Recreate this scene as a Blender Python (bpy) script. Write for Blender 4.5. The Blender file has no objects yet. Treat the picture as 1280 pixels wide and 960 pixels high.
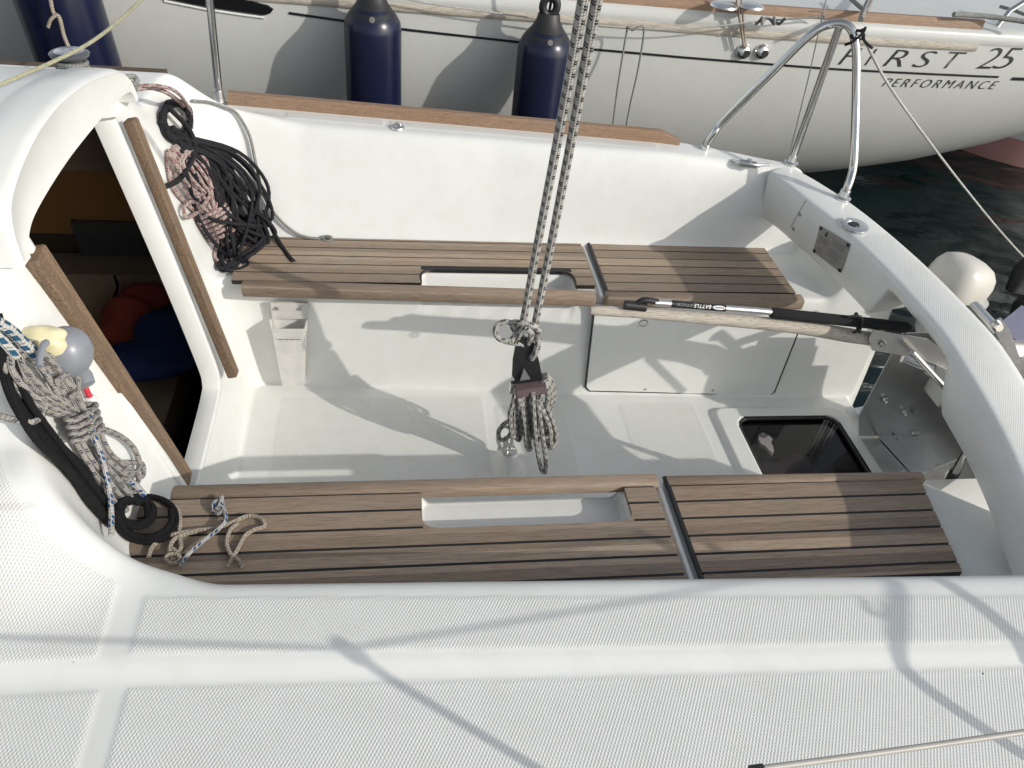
import bpy, bmesh, math, random
import numpy as np
from mathutils import Vector, Matrix
random.seed(7); rng = np.random.default_rng(7)
S = bpy.context.scene; COL = S.collection
# ------------------------------------------------------------------ camera frame
F = 962.0
ux = np.array([.986, -.006, .151]); vz = np.array([-.094, .756, .644])
ux /= np.linalg.norm(ux); vz -= vz.dot(ux)*ux; vz /= np.linalg.norm(vz)
RR = np.array([ux, np.cross(-vz, ux), -vz]); CAM = np.array([0, 0, 1.4])
def ray(px, py):
    d = RR @ np.array([px-640., py-480., F]); return d/np.linalg.norm(d)
def P(px, py, z=None, y=None, x=None):
    d = ray(px, py)
    if z is not None: t = (z-CAM[2])/d[2]
    elif y is not None: t = (y-CAM[1])/d[1]
    else: t = (x-CAM[0])/d[0]
    return Vector(CAM + d*t)

# ------------------------------------------------------------------ materials
def new_mat(name):
    m = bpy.data.materials.new(name); m.use_nodes = True
    nt = m.node_tree; b = nt.nodes['Principled BSDF']
    return m, nt, b
def N(nt, t, **k):
    n = nt.nodes.new(t)
    for a, v in k.items(): setattr(n, a, v)
    return n
def ramp(nt, fac, stops):
    r = N(nt, 'ShaderNodeValToRGB'); e = r.color_ramp.elements
    e[0].position, e[0].color = stops[0][0], (*stops[0][1], 1)
    e[1].position, e[1].color = stops[-1][0], (*stops[-1][1], 1)
    for p, c in stops[1:-1]:
        q = e.new(p); q.color = (*c, 1)
    nt.links.new(fac, r.inputs[0]); return r.outputs[0]
def math_(nt, op, a, b=None, c=None):
    n = N(nt, 'ShaderNodeMath', operation=op)
    for i, v in enumerate((a, b, c)):
        if v is None: continue
        if isinstance(v, (int, float)): n.inputs[i].default_value = v
        else: nt.links.new(v, n.inputs[i])
    return n.outputs[0]
def coords(nt, kind='Object', scale=(1, 1, 1)):
    t = N(nt, 'ShaderNodeTexCoord'); mp = N(nt, 'ShaderNodeMapping'); mp.inputs['Scale'].default_value = scale
    nt.links.new(t.outputs[kind], mp.inputs[0]); return mp.outputs[0]
def noise(nt, vec, scale, detail=4, rough=.55):
    n = N(nt, 'ShaderNodeTexNoise'); n.inputs['Scale'].default_value = scale
    n.inputs['Detail'].default_value = detail; n.inputs['Roughness'].default_value = rough
    nt.links.new(vec, n.inputs['Vector']); return n.outputs['Fac']
def bump(nt, b, h, dist, strength=1.0, prev=None):
    n = N(nt, 'ShaderNodeBump'); n.inputs['Distance'].default_value = dist; n.inputs['Strength'].default_value = strength
    nt.links.new(h, n.inputs['Height'])
    if prev is not None: nt.links.new(prev, n.inputs['Normal'])
    nt.links.new(n.outputs[0], b.inputs['Normal']); return n.outputs[0]
def simple(name, col, rough=.5, metal=0., var=.08, scale=30, bmp=0., coat=0., spec=None):
    m, nt, b = new_mat(name)
    f = noise(nt, coords(nt), scale)
    lo = tuple(c*(1-var) for c in col); hi = tuple(min(1, c*(1+var)) for c in col)
    nt.links.new(ramp(nt, f, [(.3, lo), (.7, hi)]), b.inputs['Base Color'])
    b.inputs['Roughness'].default_value = rough; b.inputs['Metallic'].default_value = metal
    b.inputs['Coat Weight'].default_value = coat
    if spec is not None: b.inputs['Specular IOR Level'].default_value = spec
    if bmp: bump(nt, b, f, bmp)
    return m
def gelcoat(name, col=(.775, .785, .755), nonskid=True, rough=.32):
    m, nt, b = new_mat(name)
    v = coords(nt)
    d1 = noise(nt, v, 2.2, 5, .6); d2 = noise(nt, v, 14, 5, .65)
    c1 = ramp(nt, d1, [(.25, tuple(c*.955 for c in col)), (.6, col), (.8, tuple(min(.86, c*1.02) for c in col))])
    # small specks of dirt
    vo = N(nt, 'ShaderNodeTexVoronoi'); vo.inputs['Scale'].default_value = 13; nt.links.new(v, vo.inputs['Vector'])
    sp = math_(nt, 'LESS_THAN', vo.outputs['Distance'], .028)
    wn = N(nt, 'ShaderNodeTexWhiteNoise'); nt.links.new(vo.outputs['Position'], wn.inputs['Vector'])
    sp = math_(nt, 'MULTIPLY', sp, math_(nt, 'GREATER_THAN', wn.outputs['Value'], .86))
    mx = N(nt, 'ShaderNodeMix', data_type='RGBA'); nt.links.new(sp, mx.inputs[0]); nt.links.new(c1, mx.inputs[6]); mx.inputs[7].default_value = (.13, .11, .09, 1)
    st = N(nt, 'ShaderNodeMix', data_type='RGBA', blend_type='MULTIPLY')
    sc = ramp(nt, d2, [(.35, (.94, .93, .90)), (.55, (1, 1, 1))]); st.inputs[0].default_value = .5
    nt.links.new(mx.outputs[2], st.inputs[6]); nt.links.new(sc, st.inputs[7])
    out = st.outputs[2]
    b.inputs['Roughness'].default_value = rough
    wob = bump(nt, b, noise(nt, v, 5, 2), .0016)
    if nonskid:
        at = N(nt, 'ShaderNodeAttribute', attribute_name='ns')
        sx = N(nt, 'ShaderNodeSeparateXYZ'); t = N(nt, 'ShaderNodeTexCoord'); nt.links.new(t.outputs['Object'], sx.inputs[0])
        ax = math_(nt, 'SINE', math_(nt, 'MULTIPLY', sx.outputs[0], 2*math.pi/.0058))
        ay = math_(nt, 'SINE', math_(nt, 'MULTIPLY', sx.outputs[1], 2*math.pi/.0104))
        pr = math_(nt, 'MULTIPLY_ADD', math_(nt, 'MULTIPLY', ax, ay), .5, .5)
        pr = math_(nt, 'POWER', pr, 1.2)
        h = math_(nt, 'MULTIPLY', pr, at.outputs['Fac'])
        bump(nt, b, h, .0010, .85, wob)
        # base colour slightly darker between the knobs
        g = math_(nt, 'MULTIPLY', math_(nt, 'SUBTRACT', 1, pr), at.outputs['Fac'])
        gm = N(nt, 'ShaderNodeMix', data_type='RGBA', blend_type='MULTIPLY')
        nt.links.new(math_(nt, 'MULTIPLY', g, .8), gm.inputs[0]); nt.links.new(out, gm.inputs[6]); gm.inputs[7].default_value = (.92, .915, .90, 1)
        out = gm.outputs[2]
    nt.links.new(out, b.inputs['Base Color'])
    return m
def teak(name, base=(.27, .175, .11), grey=.35, plank=.052, y0=0., rough=.6, pale=1.0, speck=False, crack=.48):
    m, nt, b = new_mat(name)
    v = coords(nt, scale=(1.6, 26, 26)); g = noise(nt, v, 6, 8, .7)
    fine = noise(nt, coords(nt, scale=(5, 160, 160)), 4, 5, .7)
    t = N(nt, 'ShaderNodeTexCoord'); sx = N(nt, 'ShaderNodeSeparateXYZ'); nt.links.new(t.outputs['Object'], sx.inputs[0])
    idx = math_(nt, 'FLOOR', math_(nt, 'DIVIDE', math_(nt, 'SUBTRACT', sx.outputs[1], y0), plank))
    wn = N(nt, 'ShaderNodeTexWhiteNoise', noise_dimensions='1D'); nt.links.new(idx, wn.inputs['W'])
    a = tuple(c*.62 for c in base); c_ = tuple(c*1.25*pale for c in base)
    col = ramp(nt, g, [(.28, a), (.5, base), (.72, c_)])
    mx = N(nt, 'ShaderNodeMix', data_type='RGBA'); nt.links.new(math_(nt, 'MULTIPLY', noise(nt, coords(nt), 3.0, 4), grey*1.6), mx.inputs[0])
    nt.links.new(col, mx.inputs[6]); L = (base[0]+base[1]+base[2])/3
    mx.inputs[7].default_value = (L*1.25, L*1.18, L*1.05, 1)
    m2 = N(nt, 'ShaderNodeMix', data_type='RGBA', blend_type='MULTIPLY'); m2.inputs[0].default_value = 1
    nt.links.new(mx.outputs[2], m2.inputs[6])
    nt.links.new(ramp(nt, wn.outputs['Value'], [(0, (.66, .64, .62)), (1, (1.16, 1.13, 1.08))]), m2.inputs[7])
    m3 = N(nt, 'ShaderNodeMix', data_type='RGBA', blend_type='MULTIPLY'); m3.inputs[0].default_value = .8
    nt.links.new(m2.outputs[2], m3.inputs[6]); nt.links.new(ramp(nt, fine, [(.36, (crack*1.04, crack, crack*.94)), (.52, (1, 1, 1))]), m3.inputs[7])
    out = m3.outputs[2]
    if speck:
        s = noise(nt, coords(nt), 240, 3, .8)
        m4 = N(nt, 'ShaderNodeMix', data_type='RGBA', blend_type='MULTIPLY'); m4.inputs[0].default_value = .9
        nt.links.new(out, m4.inputs[6]); nt.links.new(ramp(nt, s, [(.38, (.45, .42, .4)), (.55, (1.1, 1.05, 1))]), m4.inputs[7]); out = m4.outputs[2]
    nt.links.new(out, b.inputs['Base Color']); b.inputs['Roughness'].default_value = rough
    bump(nt, b, fine, .0010); return m
def rope_mat(name, col, fleck=None, pitch=.05, amount=.5, rough=.85, freq=1.0):
    m, nt, b = new_mat(name)
    t = N(nt, 'ShaderNodeTexCoord'); sx = N(nt, 'ShaderNodeSeparateXYZ'); nt.links.new(t.outputs['UV'], sx.inputs[0])
    u, v = sx.outputs[0], sx.outputs[1]
    k = 2*math.pi
    a = math_(nt, 'SINE', math_(nt, 'ADD', math_(nt, 'MULTIPLY', u, 420*freq), math_(nt, 'MULTIPLY', v, k*5)))
    c = math_(nt, 'SINE', math_(nt, 'SUBTRACT', math_(nt, 'MULTIPLY', u, 420*freq), math_(nt, 'MULTIPLY', v, k*5)))
    h = math_(nt, 'MULTIPLY', a, c)
    vn = noise(nt, coords(nt), 60, 3)
    base = ramp(nt, vn, [(.3, tuple(x*.8 for x in col)), (.7, tuple(min(.9, x*1.12) for x in col))])
    sh = N(nt, 'ShaderNodeMix', data_type='RGBA', blend_type='MULTIPLY'); sh.inputs[0].default_value = .6
    nt.links.new(base, sh.inputs[6]); nt.links.new(ramp(nt, math_(nt, 'MULTIPLY_ADD', h, .5, .5), [(.1, (.6, .6, .6)), (.6, (1, 1, 1))]), sh.inputs[7])
    out = sh.outputs[2]
    if fleck:
        lane = math_(nt, 'FLOOR', math_(nt, 'MULTIPLY', v, 4)); lf = math_(nt, 'FRACT', math_(nt, 'MULTIPLY', v, 4))
        uu = math_(nt, 'ADD', math_(nt, 'DIVIDE', u, pitch), math_(nt, 'MULTIPLY', lane, .37))
        uf = math_(nt, 'FRACT', math_(nt, 'ADD', uu, math_(nt, 'MULTIPLY', lf, .18)))
        f1 = math_(nt, 'LESS_THAN', uf, amount); f2 = math_(nt, 'GREATER_THAN', math_(nt, 'SINE', math_(nt, 'MULTIPLY', uf, k*2/amount)), -.45)
        f3 = math_(nt, 'LESS_THAN', math_(nt, 'ABSOLUTE', math_(nt, 'SUBTRACT', lf, .5)), .34)
        ff = math_(nt, 'MULTIPLY', math_(nt, 'MULTIPLY', f1, f2), f3)
        mx = N(nt, 'ShaderNodeMix', data_type='RGBA'); nt.links.new(ff, mx.inputs[0]); nt.links.new(out, mx.inputs[6]); mx.inputs[7].default_value = (*fleck, 1)
        out = mx.outputs[2]
    nt.links.new(out, b.inputs['Base Color']); b.inputs['Roughness'].default_value = rough
    b.inputs['Specular IOR Level'].default_value = .25
    bump(nt, b, h, .0009); return m

M = {}
M['deck'] = gelcoat('white_gelcoat')
M['white'] = gelcoat('smooth_gelcoat', nonskid=False)
M['recess'] = simple('white_plastic', (.74, .74, .72), .4)
M['teak'] = teak('bench_teak', (.40, .285, .19), y0=.0, grey=.45)
M['teak_edge'] = teak('edge_teak', (.34, .24, .165), grey=.4, plank=5)
M['teak_strip'] = teak('strip_teak', (.27, .175, .10), grey=.3, plank=5, speck=True)
M['toerail'] = teak('toe_rail_teak', (.34, .20, .115), grey=.3, plank=5)
M['weather'] = teak('weathered_wood', (.54, .475, .41), grey=.8, plank=5, rough=.85, crack=.20)
M['caulk'] = simple('black_caulking', (.012, .012, .013), .55)
M['rubber'] = simple('black_rubber', (.015, .015, .016), .5, bmp=.0004)
M['foam'] = simple('black_foam', (.012, .012, .013), .95, scale=400, bmp=.0008)
M['steel'] = simple('stainless_steel', (.62, .62, .60), .14, 1., .05, 12)
M['steel_plate'] = simple('brushed_steel_plate', (.72, .72, .70), .27, 1., .12, 5)
M['alu'] = simple('satin_aluminium', (.72, .72, .72), .3, 1.)
M['grey_metal'] = simple('grey_cast_metal', (.35, .35, .35), .45, .8)
M['navy'] = simple('navy_vinyl', (.005, .008, .032), .28, var=.15, scale=8)
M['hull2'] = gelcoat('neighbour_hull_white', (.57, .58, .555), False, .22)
M['black'] = simple('black_vinyl_stripe', (.01, .01, .012), .35)
M['acrylic'] = simple('black_window', (.004, .004, .005), .12)
M['cushion'] = simple('beige_cushion', (.33, .26, .18), .9, scale=60, bmp=.002)
M['brownwood'] = simple('brown_cabin_veneer', (.42, .21, .075), .5, scale=6)
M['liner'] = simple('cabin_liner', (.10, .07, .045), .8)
M['screen'] = simple('dark_grey_screen', (.09, .095, .10), .3)
M['orange'] = simple('orange_cloth', (.30, .05, .03), .85, scale=50, bmp=.003)
M['blue'] = simple('blue_cloth', (.010, .028, .11), .85, scale=50, bmp=.003)
M['greyball'] = simple('grey_plastic', (.22, .235, .26), .34)
M['cream'] = simple('cream_plastic', (.72, .66, .42), .42, bmp=.0005)
M['red'] = simple('red_plastic', (.5, .03, .05), .4)
M['plate'] = simple('plate_steel', (.40, .40, .39), .4, .5, scale=80)
M['ink'] = simple('black_ink', (.02, .02, .02), .5)
M['inkgrey'] = simple('faded_ink', (.13, .13, .13), .6)
M['fade'] = simple('faded_white_ink', (.20, .20, .20), .5)
M['wink'] = simple('white_ink', (.75, .75, .75), .5)
M['motor'] = simple('motor_cowl', (.62, .60, .54), .35, scale=5)
M['pink'] = simple('faded_red_antifouling', (.42, .22, .20), .7, scale=4)
M['bag'] = simple('dark_purple_bag', (.035, .02, .035), .7, scale=20, bmp=.004)
M['pocket'] = simple('pocket_plastic', (.62, .61, .58), .45)
M['r_main'] = rope_mat('mainsheet_rope', (.44, .43, .40), (.012, .012, .014), .030, .42)
M['r_black'] = rope_mat('black_rope', (.022, .022, .026))
M['r_black2'] = rope_mat('deep_black_rope', (.008, .008, .009))
M['r_red'] = rope_mat('red_fleck_rope', (.46, .38, .35), (.20, .045, .05), .030, .45)
M['r_grey'] = rope_mat('grey_rope', (.36, .34, .31), (.06, .07, .09), .03, .35)
M['r_blue'] = rope_mat('blue_fleck_rope', (.50, .48, .45), (.02, .08, .20), .045, .6)
M['r_bluebold'] = rope_mat('blue_bold_rope', (.52, .50, .46), (.02, .09, .16), .05, .9)
M['r_beige'] = rope_mat('beige_rope', (.50, .44, .36), (.26, .21, .16), .012, .8)
M['r_thin'] = rope_mat('thin_grey_cord', (.30, .30, .28))
M['r_yellow'] = rope_mat('pale_yellow_cord', (.50, .48, .33))
M['r_white'] = rope_mat('white_cord', (.6, .6, .56))
M['wire'] = simple('steel_wire', (.35, .35, .35), .35, .9)
M['tubecover'] = simple('beige_lifeline_cover', (.42, .40, .36), .45)
# water
m, nt, b = new_mat('harbour_water'); M['water'] = m
b.inputs['Roughness'].default_value = .04; b.inputs['IOR'].default_value = 1.33
v = coords(nt, scale=(1, 1.7, 1))
f = noise(nt, v, .6, 3); nt.links.new(ramp(nt, f, [(.3, (.0015, .006, .007)), (.7, (.003, .012, .013))]), b.inputs['Base Color'])
n1 = bump(nt, b, noise(nt, v, 1.7, 2, .45), .07); bump(nt, b, noise(nt, v, 7, 2, .5), .006, 1, n1)
# smoked acrylic
m, nt, b = new_mat('smoked_acrylic'); M['smoke'] = m
tr = N(nt, 'ShaderNodeBsdfTransparent'); tr.inputs[0].default_value = (.80, .78, .79, 1)
gl = N(nt, 'ShaderNodeBsdfGlossy'); gl.inputs['Roughness'].default_value = .05
fr = N(nt, 'ShaderNodeFresnel'); fr.inputs[0].default_value = 1.5
mx = N(nt, 'ShaderNodeMixShader'); ge = N(nt, 'ShaderNodeNewGeometry'); nt.links.new(math_(nt, 'MULTIPLY', fr.outputs[0], math_(nt, 'SUBTRACT', 1, ge.outputs['Backfacing'])), mx.inputs[0]); nt.links.new(tr.outputs[0], mx.inputs[1]); nt.links.new(gl.outputs[0], mx.inputs[2])
nt.links.new(mx.outputs[0], nt.nodes['Material Output'].inputs[0])

# ------------------------------------------------------------------ mesh helpers
def link(name, me, mat, parent=None, smooth=True, angle=None):
    o = bpy.data.objects.new(name, me); COL.objects.link(o)
    if mat is not None: me.materials.append(mat)
    if smooth:
        me.polygons.foreach_set('use_smooth', [True]*len(me.polygons))
        if angle: me.set_sharp_from_angle(angle=math.radians(angle))
    if parent is not None:
        o.parent = parent; o.matrix_parent_inverse = world_of(parent).inverted()
    return o
def world_of(o):
    m = Matrix.Translation(o.location) @ o.rotation_euler.to_matrix().to_4x4()
    if o.parent: m = world_of(o.parent) @ o.matrix_parent_inverse @ m
    return m
def tag(o, label, cat, group=None, kind=None):
    if label: o['label'] = label
    if cat: o['category'] = cat
    if group: o['group'] = group
    if kind: o['kind'] = kind
    return o
def thing(name, loc, label, cat, group=None):
    o = bpy.data.objects.new(name, None); COL.objects.link(o); o.location = loc; o.empty_display_size = .05
    return tag(o, label, cat, group)
def bm_obj(name, bm, mat, parent=None, bevel=0., seg=2, smooth=True, angle=35):
    if bevel:
        es = [e for e in bm.edges if len(e.link_faces) == 2 and e.calc_face_angle(0) > .5]
        bmesh.ops.bevel(bm, geom=es, offset=bevel, segments=seg, affect='EDGES', profile=.6, clamp_overlap=True)
    bmesh.ops.recalc_face_normals(bm, faces=bm.faces)
    me = bpy.data.meshes.new(name); bm.to_mesh(me); bm.free()
    return link(name, me, mat, parent, smooth, angle)
def add_box(bm, x0, x1, y0, y1, z0, z1, mtx=None):
    vs = [bm.verts.new((x, y, z)) for x in (x0, x1) for y in (y0, y1) for z in (z0, z1)]
    for q in ((0, 1, 3, 2), (4, 6, 7, 5), (0, 4, 5, 1), (2, 3, 7, 6), (0, 2, 6, 4), (1, 5, 7, 3)): bm.faces.new([vs[i] for i in q])
    if mtx is not None:
        for v_ in vs: v_.co = mtx @ v_.co
    return vs
def add_prism(bm, pts, off):
    off = Vector(off); a = [bm.verts.new(p) for p in pts]; c = [bm.verts.new(Vector(p)+off) for p in pts]
    bm.faces.new(a); bm.faces.new(c[::-1])
    for i in range(len(a)):
        j = (i+1) % len(a); bm.faces.new((a[i], c[i], c[j], a[j]))
def catmull(pts, n=8, closed=False):
    pts = [np.array(p, float) for p in pts]
    if len(pts) == 2 and not closed: return [pts[0]+(pts[1]-pts[0])*i/n for i in range(n+1)]
    out = []; L = len(pts)
    rngi = range(L) if closed else range(L-1)
    for i in rngi:
        if closed: p0, p1, p2, p3 = pts[(i-1) % L], pts[i], pts[(i+1) % L], pts[(i+2) % L]
        else: p0, p1, p2, p3 = pts[max(i-1, 0)], pts[i], pts[i+1], pts[min(i+2, L-1)]
        for k in range(n):
            t = k/n
            out.append(.5*((2*p1)+(-p0+p2)*t+(2*p0-5*p1+4*p2-p3)*t*t+(-p0+3*p1-3*p2+p3)*t**3))
    if not closed: out.append(pts[-1])
    return out
def tube_data(pts, r, seg=8, closed=False):
    pts = [Vector(p) for p in pts]; n = len(pts); V = []; Fc = []; UV = []
    tang = []
    for i in range(n):
        if closed: t = pts[(i+1) % n]-pts[i-1]
        else: t = pts[min(i+1, n-1)]-pts[max(i-1, 0)]
        tang.append(t.normalized() if t.length > 1e-9 else Vector((0, 0, 1)))
    up = Vector((0, 0, 1)) if abs(tang[0].z) < .9 else Vector((1, 0, 0))
    nrm = (up-tang[0]*up.dot(tang[0])).normalized(); L = 0; Ls = []
    rs = r if hasattr(r, '__len__') else [r]*n
    for i in range(n):
        if i: 
            nrm = (nrm-tang[i]*nrm.dot(tang[i])); nrm = nrm.normalized() if nrm.length > 1e-6 else Vector((1, 0, 0)); L += (pts[i]-pts[i-1]).length
        Ls.append(L); bi = tang[i].cross(nrm)
        for k in range(seg):
            a = 2*math.pi*k/seg; V.append(pts[i]+(nrm*math.cos(a)+bi*math.sin(a))*rs[i])
    m_ = n if closed else n-1
    for i in range(m_):
        j = (i+1) % n; l1 = Ls[i]; l2 = Ls[j] if j else L+(pts[0]-pts[-1]).length
        for k in range(seg):
            k2 = (k+1) % seg
            Fc.append((i*seg+k, i*seg+k2, j*seg+k2, j*seg+k)); UV.append(((l1, k/seg), (l1, (k+1)/seg), (l2, (k+1)/seg), (l2, k/seg)))
    if not closed:
        Fc.append(tuple(range(seg))[::-1]); UV.append([(0, 0)]*seg)
        Fc.append(tuple((n-1)*seg+k for k in range(seg))); UV.append([(L, 0)]*seg)
    return V, Fc, UV
def tubes(name, curves, mat, parent=None, seg=8):
    """curves: list of (points, radius, closed). One mesh."""
    V = []; Fc = []; UV = []
    for c in curves:
        v_, f_, u_ = tube_data(c[0], c[1], seg, c[2] if len(c) > 2 else False)
        o = len(V); V += v_; Fc += [tuple(i+o for i in q) for q in f_]; UV += u_
    me = bpy.data.meshes.new(name); me.from_pydata([tuple(p) for p in V], [], Fc)
    uv = me.uv_layers.new(name='UVMap'); uv.data.foreach_set('uv', [c for q in UV for p in q for c in p])
    return link(name, me, mat, parent, True, 60)
def add_lathe(bm, prof, seg=24, mtx=Matrix()):
    rings = []
    for r, z in prof:
        if r < 1e-6: rings.append([bm.verts.new(mtx @ Vector((0, 0, z)))])
        else: rings.append([bm.verts.new(mtx @ Vector((r*math.cos(2*math.pi*k/seg), r*math.sin(2*math.pi*k/seg), z))) for k in range(seg)])
    for a, c in zip(rings, rings[1:]):
        for k in range(seg):
            k2 = (k+1) % seg
            if len(a) == 1 and len(c) == 1: continue
            if len(a) == 1: bm.faces.new((a[0], c[k2], c[k]))
            elif len(c) == 1: bm.faces.new((a[k], a[k2], c[0]))
            else: bm.faces.new((a[k], a[k2], c[k2], c[k]))
def lathe(name, prof, loc, mat, parent=None, axis=(0, 0, 1), seg=24):
    bm = bmesh.new(); q = Vector((0, 0, 1)).rotation_difference(Vector(axis)).to_matrix().to_4x4()
    add_lathe(bm, prof, seg, Matrix.Translation(Vector(loc)) @ q); return bm_obj(name, bm, mat, parent, angle=40)
def disc(bm, p, n, r, h, seg=14):
    q = Vector((0, 0, 1)).rotation_difference(Vector(n)).to_matrix().to_4x4()
    add_lathe(bm, [(0, 0), (r, 0), (r, h*.6), (r*.8, h), (0, h)], seg, Matrix.Translation(Vector(p)) @ q)
def fix(name, mat, parent, *ds):
    b_ = bmesh.new()
    for d_ in ds: disc(b_, *d_)
    return bm_obj(name, b_, mat, parent)
def bar(name, p0, p1, side, w, h, mat, parent, bevel=.004, rnd=2):
    """bar from p0 to p1; w along `side`, h along the normal; p's on the bottom centre line"""
    p0, p1 = Vector(p0), Vector(p1); t = (p1-p0).normalized(); s = Vector(side); s = (s-t*s.dot(t)).normalized(); n = t.cross(s)
    if n.dot(Vector((0, -.5, 1))) < 0: n = -n
    bm = bmesh.new(); L = (p1-p0).length
    mt = Matrix((( t.x, s.x, n.x, p0.x), (t.y, s.y, n.y, p0.y), (t.z, s.z, n.z, p0.z), (0, 0, 0, 1)))
    add_box(bm, 0, L, -w/2, w/2, 0, h)
    bmesh.ops.recalc_face_normals(bm, faces=bm.faces)
    es = list(bm.edges); bmesh.ops.bevel(bm, geom=es, offset=bevel, segments=rnd+1, affect='EDGES', profile=.5)
    me = bpy.data.meshes.new(name); bmesh.ops.recalc_face_normals(bm, faces=bm.faces); bm.to_mesh(me); bm.free()
    o = bpy.data.objects.new(name, me); COL.objects.link(o); me.materials.append(mat)
    for p in me.polygons: p.use_smooth = True
    me.set_sharp_from_angle(angle=math.radians(50))
    o.matrix_world = mt
    if parent: o.parent = parent; o.matrix_parent_inverse = world_of(parent).inverted()
    return o
def text_mesh(txt, size=1, shear=0., space=1., bold=0.):
    cu = bpy.data.curves.new('t', 'FONT'); cu.body = txt; cu.size = size; cu.shear = shear; cu.space_character = space; cu.offset = bold; cu.resolution_u = 4
    o = bpy.data.objects.new('t', cu); COL.objects.link(o)
    dg = bpy.context.evaluated_depsgraph_get(); dg.update()
    me = bpy.data.meshes.new_from_object(o.evaluated_get(dg)); bpy.data.objects.remove(o); return me
def place_text(name, txt, fn, W, H, mat, parent, shear=0., space=1., bold=0.):
    """fit the text into W x H and map (u,v) through fn"""
    me = text_mesh(txt, 1, shear, space, bold)
    xs = [v_.co.x for v_ in me.vertices]; ys = [v_.co.y for v_ in me.vertices]
    x0, x1, y0, y1 = min(xs), max(xs), min(ys), max(ys)
    for v_ in me.vertices: v_.co = fn((v_.co.x-x0)/(x1-x0)*W, (v_.co.y-y0)/(y1-y0)*H)
    return link(name, me, mat, parent, False)

# ------------------------------------------------------------------ our boat: moulded deck and cockpit as one graded surface
def ss(a): a = np.clip(a, 0, 1); return a*a*(3-2*a)
def blur(Z, sig, st):
    k = int(3*sig/st)+1; g = np.exp(-.5*(np.arange(-k, k+1)*st/sig)**2); g /= g.sum()
    Zp = np.pad(Z, ((k, k), (0, 0)), 'edge'); Z = sum(g[i]*Zp[i:i+Z.shape[0]] for i in range(2*k+1))
    Zp = np.pad(Z, ((0, 0), (k, k)), 'edge'); return sum(g[i]*Zp[:, i:i+Z.shape[1]] for i in range(2*k+1))
def rrect(X, Y, x0, x1, y0, y1, r):
    qx = np.abs(X-(x0+x1)/2)-(x1-x0)/2+r; qy = np.abs(Y-(y0+y1)/2)-(y1-y0)/2+r
    return np.hypot(np.maximum(qx, 0), np.maximum(qy, 0))+np.minimum(np.maximum(qx, qy), 0)-r
ST = .0055; SOLE = -.42; WATER = -.62
gx = np.arange(-1.6, 1.85, ST); gy = np.arange(-.35, 2.95, ST); X, Y = np.meshgrid(gx, gy, indexing='ij')
near = Y < 1.66
def far_edge(x): return 2.745-.11*(x+.56)-.04*ss((x-1.0)/.5)**2
edge_n = .829-.039*X
D = np.where(near, .222-.014*ss((.665-.05*X-Y)/.02+.5)-.05*ss((.3-Y)/.5),
             .335-.03*ss((X-.9)/.5))
D = D+np.where(near, .13*ss((-.40-X)/.26)*ss((Y-.74)/.25), .19*ss((-.28-X)/.34)*ss((2.66-Y)/.22))
D = D+np.where(near, .60-D, 0)*ss((-.585-X)/.07)*ss((Y-1.06)/.10)+np.where(near, 0, .60-D)*ss((-.60-X)/.08)*ss((2.20-Y)/.10)
# side walls above the benches
def corner(db, ds, r, sb, sl):
    a = np.maximum(db+r, 0); c = np.maximum(ds+r, 0); L = np.hypot(a, c)
    d = L-r+np.minimum(np.maximum(db+r, ds+r), 0)
    w = a**2/np.maximum(a**2+c**2, 1e-9)
    return d*(sb*w+sl*(1-w))
db = -.566-X
far_sl = np.interp(X, [-.3, .35, 1.0, 1.4], [2.0, 3.1, 6.5, 8.])
Waft = np.where(Y > 2.0, np.minimum((X-1.50)*2.4, .13), 0)
Wf = corner(db, Y-2.385, .09, 5.26, far_sl)
Wn = corner(db, (.955-.039*X)-Y, .14, 5.26, 1.75+2.5*ss((-.30-X)/.30))
Wl = np.where(near, Wn, np.maximum(Wf, Waft))
C0 = blur(np.minimum(D, np.maximum(Wl, 0)), .013, ST)
# the well between the benches
yf = 2.13-.068*(X+.45)/1.15; yf = np.where(X > .7, 2.062-.025*(X-.7)/.8, yf); yn = 1.255+0*X
zb = (-.566-X)/.19
def wellcorner(db_, ds_, r):
    a = np.maximum(db_+r, 0); c = np.maximum(ds_+r, 0); return np.hypot(a, c)-r+np.minimum(np.maximum(db_+r, ds_+r), 0), a, c
dB = -.486-X
d1, a1, c1 = wellcorner(dB, Y-yf, .05); w1 = a1**2/np.maximum(a1**2+c1**2, 1e-9)
zf_ = SOLE+d1*(5.26*w1+28*(1-w1)**2+2*w1*(1-w1)*8)
zn_ = SOLE+(yn-Y)*28
Z = np.maximum(SOLE, np.minimum(C0, np.where(near, np.maximum(np.maximum(zn_, zb), SOLE), np.maximum(zf_, SOLE))))
Z = blur(Z, .007, ST)
# hand recesses under the bench edges, mainsheet mound, floor panels, hatch rim
rec_n = rrect(X, Y, .055, .56, 1.105, 1.24, .03); rec_f = rrect(X, Y, .08, .60, 2.0, 2.19, .03)
m_ = ss(-rec_n/.012+.3); Z = Z*(1-m_)+np.minimum(Z, -.045)*m_
m_ = ss(-rec_f/.012+.3); Z = Z*(1-m_)+np.minimum(Z, -.058)*m_
md = np.hypot((X-.362)/.9, np.where(Y < 1.70, (Y-1.70)*.55, (Y-1.70)))
Z = Z+.055*ss(1.25-md/.055)
ridge = rrect(X, Y, 1.135, 1.66, 1.36, 1.965, .05); hole = rrect(X, Y, 1.215, 1.605, 1.42, 1.905, .05)
Z = Z+.016*ss(-ridge/.02+.2)
Z = np.where(hole < .002, Z-.30*ss(-hole/.006), Z)
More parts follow.
